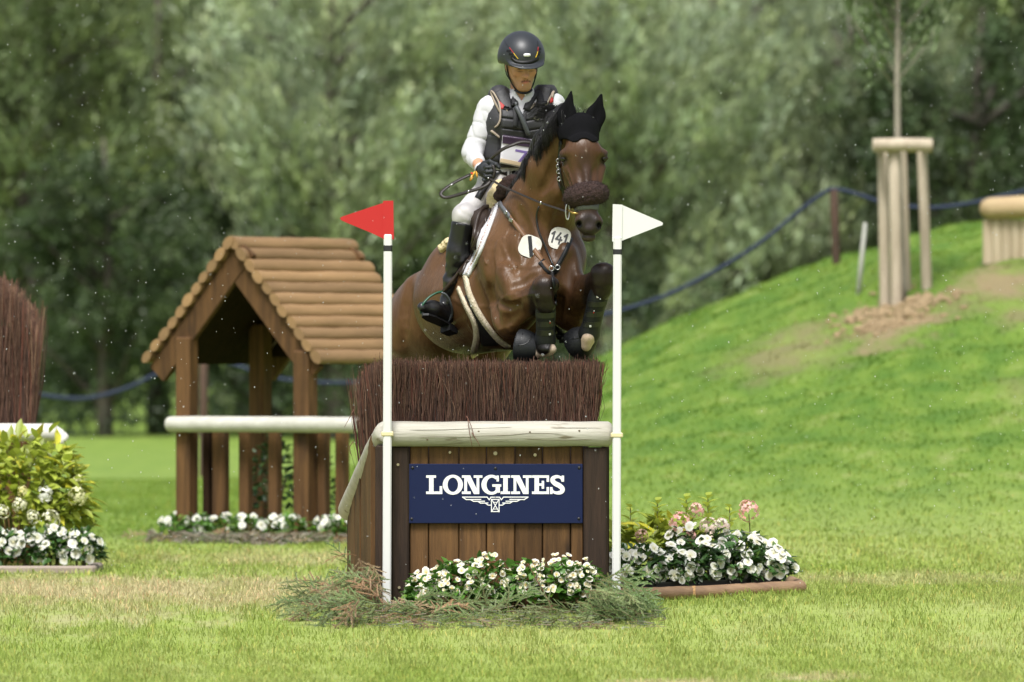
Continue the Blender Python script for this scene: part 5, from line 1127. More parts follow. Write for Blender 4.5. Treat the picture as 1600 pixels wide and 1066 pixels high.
for i in range(26):
    x, y = r_.uniform(856, 886), r_.uniform(172, 192); root = P(x, y, .27); L = r_.uniform(.05, .10)
    tuft([root, root + np.array([-L * .45, -.01, L * r_.uniform(.25, .45)]), root + np.array([-L * .95, .0, L * r_.uniform(.1, .6)]), root + np.array([-L * 1.5, .0, L * r_.uniform(-.3, .5)])], 26, .010, .0010, .0024)
mn = b.build('mane', M_HAIR, horse, True)
sdf_obj('mane_roots', chain([P(x - 2, y + 1, float(Y)) for (x, y), Y in zip(crest[::6], cY[::6])], [.045, .05, .05, .048, .045, .042, .04, .036, .032, .026], .03), .008, M_HAIR, mn, disp=lambda X: (.010 * vnoise(X * np.array([1, 1, .5]), 70, 31)).astype(np.float32))
b = MB()
for i in range(60):
    x = r_.uniform(896, 914); root = P(x, 188, .10); L = r_.uniform(.03, .085); lock(b, [root, root + np.array([(x - 906) * .0006 + r_.uniform(-.01, .015), 0, L * .6]), root + np.array([(x - 903) * .0022 + r_.uniform(-.02, .03), 0, L])], r_.uniform(.002, .0045), 6)
b.build('forelock', M_HAIR, horse, True)
b = MB()
for i in range(90):
    root = P(662, 452, 2.12); j = lambda s: np.array([r_.gauss(0, s), r_.gauss(0, s), r_.gauss(0, s)]); lock(b, [root + j(.02), root + [.0, .22, -.02] + j(.03), root + [.02, .34, -.35] + j(.05), root + [.03, .30, -.75] + j(.08)], r_.uniform(.006, .012))
b.build('tail', M_HAIR, horse, True)
b = MB()
for (x, y, dx, dy) in [(938, 362, 14, -6), (938, 364, 20, 6), (936, 368, 10, 10), (908, 372, -8, 8), (916, 376, -3, 8), (926, 377, 5, 8)]: b.tube([P(x, y, -.15), P(x + dx * .5, y + dy * .4, -.18), P(x + dx, y + dy, -.2)], [.0008, .0006, .0004], 3)
b.build('whiskers', M_HAIR, horse)
# ------------------------------------------------------------------ bridle
bri = add_obj('bridle', None, horse) if False else None
b = MB(); strap(b, [(877, 219), (876, 238), (874.5, 256), (875, 276), (879, 296), (884, 312), (888, 322)], TH_, .017, .005, .002); strap(b, [(875.5, 222), (873.5, 245), (872, 266), (873, 285), (877, 297)], TH_, .012, .004, .002, 16); strap(b, [(946, 221), (948, 240), (947, 262), (945, 290)], TH_, .014, .005, .002, 14); strap(b, [(875, 262), (880, 285), (889, 303), (895, 318)], TH_, .012, .004, .004, 16)
bri = b.build('bridle', M_LEATHB, horse, True)
b = MB()
for x, y in [(874.5, 252), (874.5, 260), (875, 268), (876, 279)]: p, n_ = surf(x, y, TH_, .010); b.tube([p + np.array([math.cos(a) * .009, 0, math.sin(a) * .011]) for a in np.linspace(0, 6.28, 11)], .0022, 5, caps=False)
b.build('buckle', M_STEEL, bri, True)
ns = sdf_obj('fleece_noseband', chain([P(893, 313, -.03), P(897, 308, -.09), P(906, 305, -.145), P(918, 303, -.158), P(929, 301.5, -.145), P(936, 302, -.09), P(938, 305, -.03)], [.040, .050, .056, .056, .054, .046, .040], .03), .005, M_FLEECEB, bri, disp=lambda X: (.0022 * vnoise(X, 300, 4) + .0022 * vnoise(X, 520, 5)).astype(np.float32), it=0)
b = MB(); co = np.empty(len(ns.data.vertices) * 3, np.float32); ns.data.vertices.foreach_get('co', co); co = co.reshape(-1, 3) + origin_of(bri); nn_ = np.empty(len(co) * 3, np.float32); ns.data.vertices.foreach_get('normal', nn_); nn_ = nn_.reshape(-1, 3)
kk = RNG.choice(len(co), 2600); e0_ = co[kk]; e1_ = e0_ + nn_[kk] * RNG.uniform(.004, .010, (2600, 1)) + RNG.normal(0, .004, (2600, 3)); sd_ = np.cross(nn_[kk], RNG.normal(0, 1, (2600, 3))); sd_ /= np.linalg.norm(sd_, axis=1)[:, None]
b.add(np.stack([e0_ - sd_ * .0014, e0_ + sd_ * .0014, e1_], 1).reshape(-1, 3), [np.arange(7800).reshape(-1, 3)]); tag(b.build('fleece_tufts', M_FLEECEB, bri), kind='stuff')
b = MB(); strap(b, [(899, 327), (905, 324), (914, 322.5), (925, 322), (934, 324)], TH_, .034, .004, .002, 14); b.build('grackle_strap', M_GREYST, bri, True)
b = MB(); c = P(887, 331, -.10); b.tube([c + np.array([math.cos(a) * .019 * .55, 0, math.sin(a) * .043]) for a in np.linspace(0, 6.283, 25)], .0042, 6, caps=False); bit = b.build('bit_ring', M_STEEL, bri, True)
b = MB(); b.tube([P(889, 329, -.11), P(896, 333, -.14), P(904, 334, -.15)], [.006, .008, .007], 8); b.build('mouthpiece', mat('brass_bit', (.55, .36, .12), .35, metal=.9), bri, True)
# ------------------------------------------------------------------ saddle and its gear
sad = sdf_obj('saddle', [cone(P(791, 302, .98), P(765, 322, 1.06), .085, .10, .05), cone(P(765, 322, 1.06), P(748, 350, 1.22), .10, .08, .05), ell(P(745, 360, 1.26), (.07, .08, .05), .05), cone(P(712, 388, 1.12), P(704, 400, 1.15), .04, .035, .04)], .008, M_LEATH, horse)
TS = TH_
b = MB(); cloth(b, [(751, 322), (742, 350), (733, 380), (726, 405), (722, 430)], [(780, 319), (772, 342), (760, 374), (748, 405), (733, 432)], TS, .010, .003); pad = b.build('saddle_pad', M_PADW, sad, True)
b = MB(); strap(b, [(780, 319), (772, 342), (760, 374), (748, 405), (733, 432)], TS, .016, .012, .003, 26); b.build('pad_binding', mat('pad_binding', (.64, .64, .66), .7), sad, True)
b = MB(); strap(b, [(777, 321), (769, 343), (757, 374), (745, 404), (731, 430)], TS, .006, .0145, .003, 26); b.build('pad_piping', mat('pad_piping', (.20, .07, .03), .7, (.75, .7, .66), 130, lo=.49, hi=.51), sad, True)
b = MB(); cloth(b, [(738, 338), (734, 360), (728, 392), (722, 420), (724, 432)], [(766, 322), (765, 335), (754, 362), (742, 392), (727, 428)], TS, .016, .010, 22, 9); flap = b.build('flap', M_LEATH, sad, True)
tf = bvh_of(flap)
b = MB()
for pl_, rr in (([(763, 324), (752, 328), (746, 345), (742, 370), (736, 396), (731, 412)], .013), ([(765, 328), (763, 340), (754, 358), (748, 380), (740, 402)], .011)):
    pp = np.array([surf(x, y, tf, .005)[0] for x, y in spline(pl_, 20)]); 
    for _ in range(3): pp[1:-1] = .5 * pp[1:-1] + .25 * (pp[2:] + pp[:-2])
    b.tube(pp, rr, 8)
b.build('knee_roll', M_LEATH, sad, True)
fl = lambda X: (.004 * vnoise(X, 150, 6) + .003 * vnoise(X, 260, 7)).astype(np.float32)
sdf_obj('fleece_pad', chain([P(783, 292, .80), P(775, 310, .77), P(768, 330, .76)], [.045, .045, .03], .03), .006, M_FLEECEY, sad, disp=fl)
sdf_obj('fleece_pad', chain([P(692, 388, 1.10), P(701, 378, 1.06)], [.028, .026], .02), .006, M_FLEECEY, sad, disp=fl)
sdf_obj('pommel_fleece', chain([P(781, 306, .72), P(793, 293, .70), P(803, 287, .70), P(809, 284, .72)], [.035, .046, .046, .032], .03), .006, M_FLEECEB, sad, disp=fl)
b = MB(); strap(b, [(728, 430), (731, 444), (734, 458), (745, 484), (757, 503), (767, 516), (780, 531), (794, 541)], TS, .034, .010, .002, 30); strap(b, [(717, 450), (723, 464), (729, 478), (738, 495), (744, 510), (746, 528), (741, 546), (741, 556)], TS, [.026, .030, .034, .036, .040], .010, .002, 30)
b.build('girth_fleece', M_FLEECE, sad, True)
b = MB(); cloth(b, [(727, 462), (738, 486), (747, 506), (750, 522), (752, 541)], [(733, 462), (745, 488), (762, 512), (776, 528), (788, 538)], TS, .004, .001, 18, 8); b.build('girth', M_NEO, sad, True)
b = MB(); strap(b, [(729, 408), (718, 424), (706, 442), (697, 458)], bvh_of(hb, flap), .026, .005, .085, 16); 
# ------------------------------------------------------------------ breastplate, martingale and number discs
br = MB(); strap(br, [(797, 338), (804, 349), (815, 363), (828, 381), (841, 399), (854, 416), (862, 423)], TS, [.022, .024, .026, .03], .006, .002, 26); 
brp = br.build('breastplate', M_TAN, horse, True)
b = MB(); strap(b, [(781, 317), (786, 324), (793, 333), (798, 340)], TS, .024, .007, .003, 12); b.build('grey_strap', M_GREYST, brp, True)
for x, y, w_ in [(793, 332, .018), (801, 344, .022), (781, 315, .014)]:
    p, n_ = surf(x, y, TS, .014); b = MB(); b.box(p, [w_ * 1.5, .005, .020], frame(n_, (0.5, 0, 1)), bev=.002); b.build('buckle', M_STEEL, brp)
b = MB(); strap(b, [(892, 372), (886, 388), (878, 404), (870, 417), (864, 424)], TS, .022, .006, .002, 20); strap(b, [(845, 408), (854, 419), (863, 425), (869, 418)], TS, .045, .004, .001, 14); strap(b, [(863, 424), (863, 436), (866, 452), (868, 475)], TS, .022, .006, .002, 16); b.build('chest_strap', M_NEO, brp, True)
b = MB()
for x, y in ((860, 421), (870, 419)): p, n_ = surf(x, y, TS, .014); b.tube([p + np.array([math.cos(a) * .013, -.003, math.sin(a) * .013]) for a in np.linspace(0, 6.28, 17)], .003, 6, caps=False)
p, n_ = surf(861, 428, TS, .012); b.tube([p + [0, 0, .012], p - [0, 0, .03]], .004, 6); b.build('ring', M_STEEL, brp, True)
def rounded(c, R_, w_, h_, rr, th, n=6):
    pts = []
    for (sx, sz, a0) in ((1, 1, 0), (-1, 1, 90), (-1, -1, 180), (1, -1, 270)):
        for a in np.radians(np.linspace(a0, a0 + 90, n)): pts.append([sx * (w_ - rr) + rr * math.cos(a), 0, sz * (h_ - rr) + rr * math.sin(a)])
    return (R_ @ np.array(pts).T).T + c, R_ @ np.array([0, -th, 0])
def disc(x, y, w_, h_, rot, name):
    p, n_ = surf(x, y, TS, .016); n_ = n_ * .35 + np.array([0, -1, .1]); n_ /= np.linalg.norm(n_); yv = -n_; xv = np.cross(yv, [0, 0, 1.0]); xv /= np.linalg.norm(xv); zv = np.cross(xv, yv); R_ = np.stack([xv, yv, zv], 1) @ rot_axis((0, 1, 0), rot)
    b = MB(); ring, ext = rounded(p, R_, w_, h_, .042, .004); b.prism(ring, ext); return b.build(name, M_DISC, brp), p, R_
d1, p1_, R1 = disc(830.5, 387, .060, .060, .35, 'number_disc'); d2, p2_, R2 = disc(876, 376.5, .058, .062, .25, 'number_disc')
b = MB(); q0 = p1_ + R1 @ np.array([-.022, -.007, .052]); q1 = p1_ + R1 @ np.array([.028, -.007, -.050]); b.box((q0 + q1) / 2, [.020, np.linalg.norm(q1 - q0), .004], frame(q1 - q0, R1 @ np.array([0, -1, 0]))); b.build('disc_strap', M_NEO, d1)
def glyph(strokes, w_, p, R_, off, s):
    b = MB()
    for k, (a, c_) in enumerate(strokes):
        a3, c3 = [p + R_ @ np.array([q[0] * s, -off - .0003 * k, q[1] * s]) for q in (a, c_)]; d = c3 - a3; L = np.linalg.norm(d); b.box((a3 + c3) / 2, [w_, L + w_ * .8, .0016], frame(d, R_ @ np.array([0, -1, 0])))
    return b
ONE = lambda x: [((x, -1), (x, 1)), ((x, 1), (x - .38, .55))]
b = glyph(ONE(-1.15) + [((-.05, 1), (-.6, -.25)), ((-.6, -.25), (.45, -.25)), ((.15, .25), (.15, -1))] + ONE(1.2), .0095, p2_, R2, .0052, .030); b.build('digits', M_BLK, d2)
b = MB(); pp = [surf(x, y, TS, .012)[0] for x, y in spline([(844, 322), (839, 335), (839, 352), (845, 374), (855, 397), (864, 418)], 20)]; pp = np.array(pp)
for _ in range(4): pp[1:-1] = .5 * pp[1:-1] + .25 * (pp[2:] + pp[:-2])
b.tube(pp, .0052, 6); b.build('martingale', M_LEATHB, brp, True)
# ================================================================== rider
M_SKIN = mat('skin', (1, 1, 1), .48, attr=True, spec=.4, bump=.05, bscale=200)
M_SHIRT = mat('white_shirt', (.52, .52, .54), .75, bump=.15, bscale=30)
M_BREECH = mat('white_breeches', (.52, .50, .50), .7, bump=.12, bscale=35, spot=((.60, .52, .47), 11, .62, .75))
M_VEST = mat('vest_cloth', (.020, .020, .023), .6, (.032, .031, .034), 10, bump=.25, bscale=70)
M_VPANEL = mat('vest_panel', (.026, .026, .029), .55, bump=.2, bscale=90)
M_TANP = mat('tan_piping', (.30, .245, .19), .7)
M_REDC = mat('red_cloth', (.34, .018, .016), .6)
M_HELM = mat('helmet_shell', (.022, .025, .030), .42, spec=.5, bump=.05, bscale=300)
M_HELMT = mat('helmet_trim', (.006, .006, .007), .5, spec=.3)
M_GOLD = mat('gold_stripe', (.60, .40, .03), .45)
M_GLOVE = mat('black_glove', (.012, .014, .017), .6, bump=.3, bscale=120)
rider = thing('person', P(795, 285, 1.02), 'rider in grey helmet, white shirt, black vest and number bib on the jumping horse', 'person')
Hc = P(815.5, 104, .93); RHd = np.array(Matrix.Rotation(math.radians(14), 3, 'Z') @ Matrix.Rotation(math.radians(20), 3, 'X') @ Matrix.Rotation(math.radians(-2), 3, 'Y'))
def hp(x, y, z): return Hc + RHd @ np.array([x, y, z])
E = lambda c, r, k=.02, op='+': ell(hp(*c), r, k, op, R=RHd)
C_ = lambda a, c, ra, rb, k=.02, op='+': cone(hp(*a), hp(*c), ra, rb, k, op)
# local frame: x image right, y to the back, z up
head = [E((0, .02, .05), (.076, .096, .09)), C_((0, -.035, .0), (0, -.062, -.070), .066, .036, .03), E((0, -.070, -.098), (.026, .022, .022), .025)]
for s in (1, -1):
    head += [C_((.055 * s, .0, -.035), (.020 * s, -.060, -.096), .026, .020, .03), E((.043 * s, -.063, -.012), (.024, .022, .022), .02), C_((.014 * s, -.088, .026), (.052 * s, -.066, .026), .011, .012, .015), E((.034 * s, -.101, .005), (.021, .017, .012), .010, '-'), E((.031 * s, -.075, .004), (.016, .014, .010), .005),
             E((.0125 * s, -.103, -.026), (.0085, .011, .008), .008), E((.078 * s, .022, .0), (.010, .024, .034), .012), E((.075 * s, .008, -.002), (.01, .010, .016), .01)]
head += [C_((0, -.090, .030), (0, -.112, -.016), .0095, .012, .014), E((0, -.115, -.021), (.0135, .014, .012), .010), C_((-.018, -.088, -.050), (.018, -.088, -.050), .007, .007, .008), C_((-.015, -.091, -.063), (.015, -.091, -.063), .0092, .0092, .008), C_((-.022, -.100, -.0558), (.022, -.100, -.0558), .0024, .0024, .003, '-')]
nb = P(815, 158, .985); neck = [cone(hp(0, .03, -.06), nb, .056, .060, .03)]
# joints
shR, elR, wrR = P(764, 170, .97), P(738, 240, .95), P(751, 263, .70); shL, elL, wrL = P(864, 164, 1.04), P(890, 226, 1.02), P(866, 258, .72)
torso = [cone(P(790, 190, .99), P(840, 188, 1.03), .112, .112, .06), cone(P(784, 236, 1.03), P(822, 234, 1.06), .108, .108, .08), cone(P(779, 272, 1.04), P(816, 270, 1.09), .108, .108, .06), cone(P(774, 168, .985), P(858, 162, 1.035), .058, .058, .05), cone(nb, P(815, 178, 1.0), .062, .09, .05)]
armR = chain([shR, elR], [.062, .050], .04); armL = chain([shL, elL, wrL], [.062, .050, .034], .04)
hipR, knR, anR, toR = P(781, 284, 1.05), P(725, 337, .76), P(703, 466, .93), P(666, 481, .80)
hipL, knL, anL, toL = P(818, 282, 1.12), P(884, 352, .95), P(880, 505, 1.02), P(878, 522, .84)
thR = [cone(hipR, knR, .094, .057, .05), cone(knR, P(721, 366, .77), .055, .042, .03)]; thL = [cone(hipL, knL, .098, .060, .05), cone(knL, P(884, 390, .98), .058, .05, .03)]
shinR = chain([P(723, 352, .76), P(715, 395, .78), P(706, 438, .82), P(701, 470, .86)], [.064, .060, .043, .040], .03); shinL = chain([P(884, 370, .96), P(882, 440, 1.0), anL], [.055, .05, .04], .03)
def skin_col(V):
    c = np.tile(np.array([.52, .27, .165]), (len(V), 1)); L = (V - Hc) @ RHd
    def mix(w, col): nonlocal c; c = c * (1 - w[:, None]) + np.array(col) * w[:, None]
    front = (L[:, 1] < -.03)
    g = lambda p, r: np.exp(-(((L - np.array(p)) / np.array(r)) ** 2).sum(1))
    mix(.45 * (g((.045, -.07, -.015), (.022, .03, .02)) + g((-.045, -.07, -.015), (.022, .03, .02))), (.56, .20, .12)); mix(.4 * g((0, -.118, -.02), (.014, .02, .014)), (.55, .2, .13))
    mix(.42 * np.clip(g((0, -.07, -.09), (.05, .05, .030)) + g((.045, -.03, -.07), (.02, .05, .03)) + g((-.045, -.03, -.07), (.02, .05, .03)), 0, 1), (.22, .13, .085))   # stubble
    mix(.95 * np.clip(g((0, -.09, -.0575), (.021, .03, .0085)), 0, 1), (.50, .13, .11)); mix(.9 * g((0, -.09, -.0558), (.024, .03, .002)), (.12, .04, .03))
    for s in (1, -1): mix(.75 * g((.031 * s, -.09, .001), (.018, .03, .0032)), (.05, .025, .02)); mix(.8 * g((.0085 * s, -.118, -.031), (.005, .014, .004)), (.10, .04, .03)); mix(.85 * g((.034 * s, -.09, .028), (.020, .03, .005)), (.06, .035, .022))
    return np.clip(c, 0, 1)
sk = head + neck + [cone(P(800, 190, 1.0), P(830, 190, 1.03), .08, .08, .06), cone(P(806, 190, 1.01), P(798, 270, 1.06), .09, .09, .06), cone(shR, shL, .045, .045, .04)] + chain([shR, elR, wrR], [.045, .040, .0285], .03) + chain([shL, elL, wrL], [.045, .04, .028], .03) + chain([hipR, knR, P(714, 395, .78), P(702, 470, .86), P(690, 487, .84)], [.08, .05, .036, .024, .02], .03) + chain([hipL, knL, P(882, 440, 1.0), anL, P(880, 508, .98)], [.08, .05, .036, .024, .02], .03)
pb_ = sdf_obj('body', sk, .0045, M_SKIN, rider, col=skin_col, it=1)
# moustache, sideburns
tk = bvh_of(pb_); r_ = random.Random(5); b = MB()
def hpx(p): s = F / (D0 + p[1]); return 800 + p[0] * s, HOR - (p[2] - CH) * s
for i in range(34):
    s = r_.uniform(-1, 1); x = .022 * s; z = -.042 - .008 * abs(s) ** 1.5 + r_.uniform(-.004, .004); q = hp(x, -.11, z); p, n_ = surf(*hpx(q), tk, .0005); e = p + RHd @ np.array([.006 * s + r_.uniform(-.002, .002), -.0025, -.007]); b.tube([p, (p + e) / 2 + n_ * .002, e], [.0006, .0005, .0003], 3)
for i in range(120):
    s = r_.choice((-1, 1)); a = r_.uniform(0, 1); q = hp(.016 * s + .034 * s * a, -.12, .028 - .004 * a * a + r_.uniform(-.003, .003)); p, n_ = surf(*hpx(q), tk, .0005); e = p + RHd @ np.array([.007 * s, -.001, -.001]); b.tube([p, e], [.0009, .0004], 3)
b.build('facial_hair', mat('brown_hair', (.075, .042, .024), .6), rider)
sdf_obj('hair', [E((0, .045, .03), (.080, .080, .070))], .006, mat('brown_hair_back', (.03, .018, .012), .6), rider, clip=lambda X: -(((X - Hc) @ RHd)[..., 1] - .02))
# ------------------------------------------------------------------ helmet
def hclip(X):
    L = (X - Hc) @ RHd; return np.maximum(-(L[..., 2] - (.030 - .042 * sstep(.0, .10, L[..., 1]))), -1)
hel = sdf_obj('helmet', [E((-.002, .012, .066), (.127, .148, .128)), E((-.002, .03, .03), (.122, .125, .10), .03), ell(hp(-.001, -.090, .053), (.104, .090, .012), .016, '+', RHd @ np.array(Matrix.Rotation(math.radians(7), 3, 'X'))), E((0, .03, -.02), (.090, .115, .085), .004, '-'), E((0, -.07, -.005), (.080, .085, .046), .004, '-')], .0042, M_HELM, rider, clip=hclip, it=5)
thm = bvh_of(hel)
def hz(x, y): return 760 + x / 7.614, 40 + y / 7.614
b = MB(); strap(b, [hz(300, 385), hz(340, 425), hz(400, 440), hz(470, 442), hz(540, 432), hz(600, 405), hz(622, 385)], thm, [.012, .020, .024, .020, .010], .003, .0, 24); b.build('visor_recess', M_HELMT, hel, True)  # dark strip on the shell; its colour stands for a shaded recess
b = MB()
for (x0, y0, x1, y1, w_) in [(242, 302, 290, 308, .014), (268, 340, 322, 346, .012), (292, 375, 345, 378, .010), (318, 402, 352, 400, .007), (622, 285, 648, 275, .012), (612, 325, 642, 312, .011), (602, 355, 634, 342, .010)]: strap(b, [hz(x0, y0), hz((x0 + x1) / 2, (y0 + y1) / 2), hz(x1, y1)], thm, w_, .002, .0, 5)
b.build('vent', M_HELMT, hel)
b = MB(); strap(b, [hz(276, 262), hz(300, 295), hz(326, 328)], thm, .0032, .003, .0005, 8); strap(b, [hz(613, 255), hz(611, 300)], thm, .003, .003, .0005, 6); b.build('stripe', M_REDC, hel)
b = MB(); strap(b, [hz(326, 328), hz(350, 360), hz(378, 396)], thm, .0032, .003, .0005, 8); strap(b, [hz(609, 310), hz(600, 345), hz(584, 380)], thm, .0030, .003, .0005, 8); b.build('stripe', M_GOLD, hel)
b = MB(); strap(b, [hz(442, 352), hz(482, 352), hz(522, 350)], thm, [.012, .019, .019, .019, .012], .004, .0005, 10); b.build('badge', M_PWHITE, hel, True)
b = MB(); strap(b, [hz(212, 168), hz(228, 205), hz(250, 240), hz(276, 262)], thm, .002, .0015, .0, 10); strap(b, [hz(608, 190), hz(613, 255)], thm, .002, .0015, .0, 8); b.build('seam', M_HELMT, hel)
# harness straps
b = MB()
for s in (1, -1):
    pts = np.array([hp(.085 * s, .01, .03), hp(.084 * s, -.008, -.02), hp(.069 * s, -.03, -.070), hp(.042 * s, -.062, -.112), hp(0, -.078, -.128)]); pts = spline(pts, 16); b.tube(pts, .0085, 6, flat=.45); pts = spline([hp(.084 * s, .06, .01), hp(.082 * s, .02, -.045), hp(.069 * s, -.03, -.070)], 8); b.tube(pts, .007, 6, flat=.45)
b.tube(spline([hp(-.045, -.055, -.118), hp(-.02, -.080, -.126), hp(.02, -.080, -.126), hp(.045, -.055, -.118)], 10), .011, 6, flat=.6)
b.build('chin_strap', M_NEO, hel, True)
# ------------------------------------------------------------------ shirt, vest
cuff = elR * .42 + wrR * .58
wr_n = lambda X: (.0062 * np.maximum(0, 1 - np.abs(vnoise(X @ np.array([[.8, 0, .5], [0, .6, 0], [-.5, 0, 1.0]]), 44, 9)) * 2.1) ** 2 * (.7 + .5 * vnoise(X, 15, 10)) + .0025 * vnoise(X, 60, 11)).astype(np.float32)
def vneck(X, w0, z0, z1, yc):   # opening at the throat
    z = X[..., 2]; xc = P(815, 150, .9)[0]; w_ = np.clip((z - z1) / (z0 - z1), 0, 1.3) * w0; return np.minimum(w_ - np.abs(X[..., 0] - xc), yc - X[..., 1])
zz = lambda y: P(0, y, .9)[2]
sdf_obj('shirt', torso + [cone(shR, elR, .062, .050, .04), cone(elR, cuff, .049, .040, .03)] + armL + [cone(nb + [0, 0, .005], nb + [-.0, .0, .035], .070, .066, .02)], .0055, M_SHIRT, rider, inflate=.006, disp=wr_n,
        clip=lambda X: np.maximum(np.maximum(X[..., 2] - zz(134), -(X[..., 2] - zz(280))), vneck(X, .050, zz(134), zz(158), .97)))
vp = [cone(P(788, 192, .985), P(842, 190, 1.03), .116, .116, .06), cone(P(783, 236, 1.02), P(824, 234, 1.06), .110, .110, .08), cone(P(783, 254, 1.03), P(822, 252, 1.07), .112, .112, .05), cone(P(781, 152, .975), P(792, 190, .955), .050, .075, .04), cone(P(852, 148, 1.03), P(842, 190, 1.0), .050, .075, .04), cone(P(781, 152, 1.03), P(792, 190, 1.08), .05, .07, .04), cone(P(852, 148, 1.07), P(842, 190, 1.1), .05, .07, .04)]
def vclip(X):
    c = np.maximum(X[..., 2] - zz(131), -(X[..., 2] - zz(262))); c = np.maximum(c, np.minimum(vneck(X, .078, zz(134), zz(182), 1.0), 1))
    xc = P(815, 150, .9)[0]; return np.maximum(c, np.minimum(.060 - np.hypot(X[..., 0] - xc, X[..., 1] - 1.0), X[..., 2] - zz(175)))
vest = sdf_obj('vest', vp, .006, M_VEST, rider, inflate=.014, clip=vclip)
tv = bvh_of(vest)
def s1(x, y): return 660 + x / 3.553, 30 + y / 3.553
b = MB(); cloth(b, [s1(398, 412), s1(425, 450), s1(446, 500)], [s1(456, 380), s1(482, 430), s1(496, 500)], tv, .007, .0, 12, 8); cloth(b, [s1(646, 368), s1(647, 410), s1(642, 460)], [s1(714, 384), s1(708, 425), s1(697, 465)], tv, .007, .0, 12, 8)
for (y0, y1) in ((505, 545), (552, 600), (606, 640)):
    cloth(b, [s1(440, y0), s1(440, y1)], [s1(560, y0 + 14), s1(560, y1 + 14)], tv, .010, .0, 5, 10, 0); cloth(b, [s1(575, y0 + 16), s1(575, y1 + 16)], [s1(690, y0 - 5), s1(690, y1 - 5)], tv, .010, .0, 5, 10, 0)
cloth(b, [s1(352, 640), s1(340, 700), s1(338, 780)], [s1(432, 650), s1(428, 710), s1(424, 800)], tv, .003, .0, 8, 6, 1)
b.build('padding', M_VPANEL, vest, True)
b = MB(); strap(b, [s1(478, 350), s1(490, 400), s1(505, 450), s1(512, 480)], tv, .034, .018, .0, 12); strap(b, [s1(512, 500), s1(516, 540), s1(512, 600)], tv, .030, .016, .0, 10); strap(b, [s1(632, 335), s1(640, 390), s1(655, 450), s1(660, 475)], tv, .038, .018, .0, 12); strap(b, [s1(662, 490), s1(660, 540)], tv, .034, .016, .0, 6)
b.build('webbing', mat('webbing', (.013, .013, .015), .7), vest, True)
b = MB(); strap(b, [s1(490, 484), s1(514, 488), s1(536, 484)], tv, .016, .024, .0, 6); strap(b, [s1(636, 482), s1(660, 478), s1(686, 472)], tv, .016, .024, .0, 6); b.build('buckle', M_HELMT, vest, True)
b = MB(); strap(b, [s1(362, 402), s1(392, 400), s1(415, 440), s1(432, 480), s1(436, 540), s1(428, 580), s1(405, 600)], tv, .009, .014, .0, 22); strap(b, [s1(738, 368), s1(722, 405), s1(715, 440)], tv, .009, .014, .0, 8); strap(b, [s1(482, 355), s1(506, 420), s1(545, 490), s1(572, 512), s1(600, 500), s1(628, 470)], tv, .008, .012, .0, 16); strap(b, [s1(385, 618), s1(405, 632), s1(430, 655)], tv, .008, .014, .0, 8)
b.build('piping', M_TANP, vest, True)
b = MB(); cloth(b, [s1(418, 448), s1(430, 480), s1(436, 505)], [s1(440, 470), s1(455, 485), s1(456, 500)], tv, .011, .0, 6, 4, 0); cloth(b, [s1(706, 438), s1(706, 468)], [s1(720, 428), s1(720, 465)], tv, .012, .0, 4, 4, 0); b.build('red_lining', M_REDC, vest, True)
b = MB(); pts = [surf(*s1(x, y), tv, .028)[0] for x, y in ((512, 500), (530, 530), (548, 565), (566, 600), (582, 632))]; b.tube(spline(pts, 10), .0135, 8); b.tube([pts[0] + [0, 0, .0], pts[0] + [.0, 0, .025]], .008, 6); b.build('air_canister', mat('canister_tube', (.06, .065, .07), .45), vest, True)
b = MB(); p, n_ = surf(*s1(633, 550), tv, .014); R_ = frame(n_, (0, 0, 1)); b.ell(p, [.020, .004, .015], 14, 8, R_); b.build('badge', mat('badge_metal', (.36, .34, .25), .4, (.1, .1, .08), 90, metal=.5), vest, True)
b = MB(); cloth(b, [s1(446, 640), s1(437, 720), s1(430, 796)], [s1(604, 664), s1(592, 745), s1(580, 826)], tv, .004, .015, 12, 12); bib = b.build('number_bib', mat('bib_paper', (.60, .59, .62), .6), vest, True)
tbib = bvh_of(bib)
b = MB(); cloth(b, [s1(446, 646), s1(443, 688)], [s1(603, 668), s1(598, 712)], tbib, .0015, .002, 8, 14, 0); b.build('bib_header', mat('bib_purple', (.045, .025, .055), .5), bib)
b = MB(); cloth(b, [s1(433, 772), s1(431, 792)], [s1(583, 802), s1(581, 822)], tbib, .0015, .002, 8, 14, 0); b.build('bib_footer', mat('bib_sand', (.58, .46, .30), .6), bib)
b = MB(); strap(b, [s1(516, 728), s1(548, 734), s1(582, 740)], tbib, .013, .0015, .0, 8); strap(b, [s1(577, 742), s1(556, 770), s1(533, 797)], tbib, .014, .0025, .0, 8); b.build('digit', mat('bib_digit', (.16, .11, .30), .5), bib)
b = MB()
for pts in ([(452, 658), (460, 682)], [(460, 682), (470, 664)], [(488, 672), (488, 684)], [(496, 673), (496, 687), (505, 687), (505, 662)], [(514, 676), (524, 677), (520, 690), (512, 686)], [(540, 676), (534, 682), (540, 692)], [(552, 680), (552, 694), (560, 692)]): strap(b, [s1(*p) for p in pts], tbib, .0028, .003, .0, 6)
strap(b, [s1(447, 784), s1(470, 788)], tbib, .003, .003, .0, 4); strap(b, [s1(505, 794), s1(515, 796)], tbib, .003, .003, .0, 4); b.build('print', mat('bib_print', (.6, .55, .6), .6), bib)
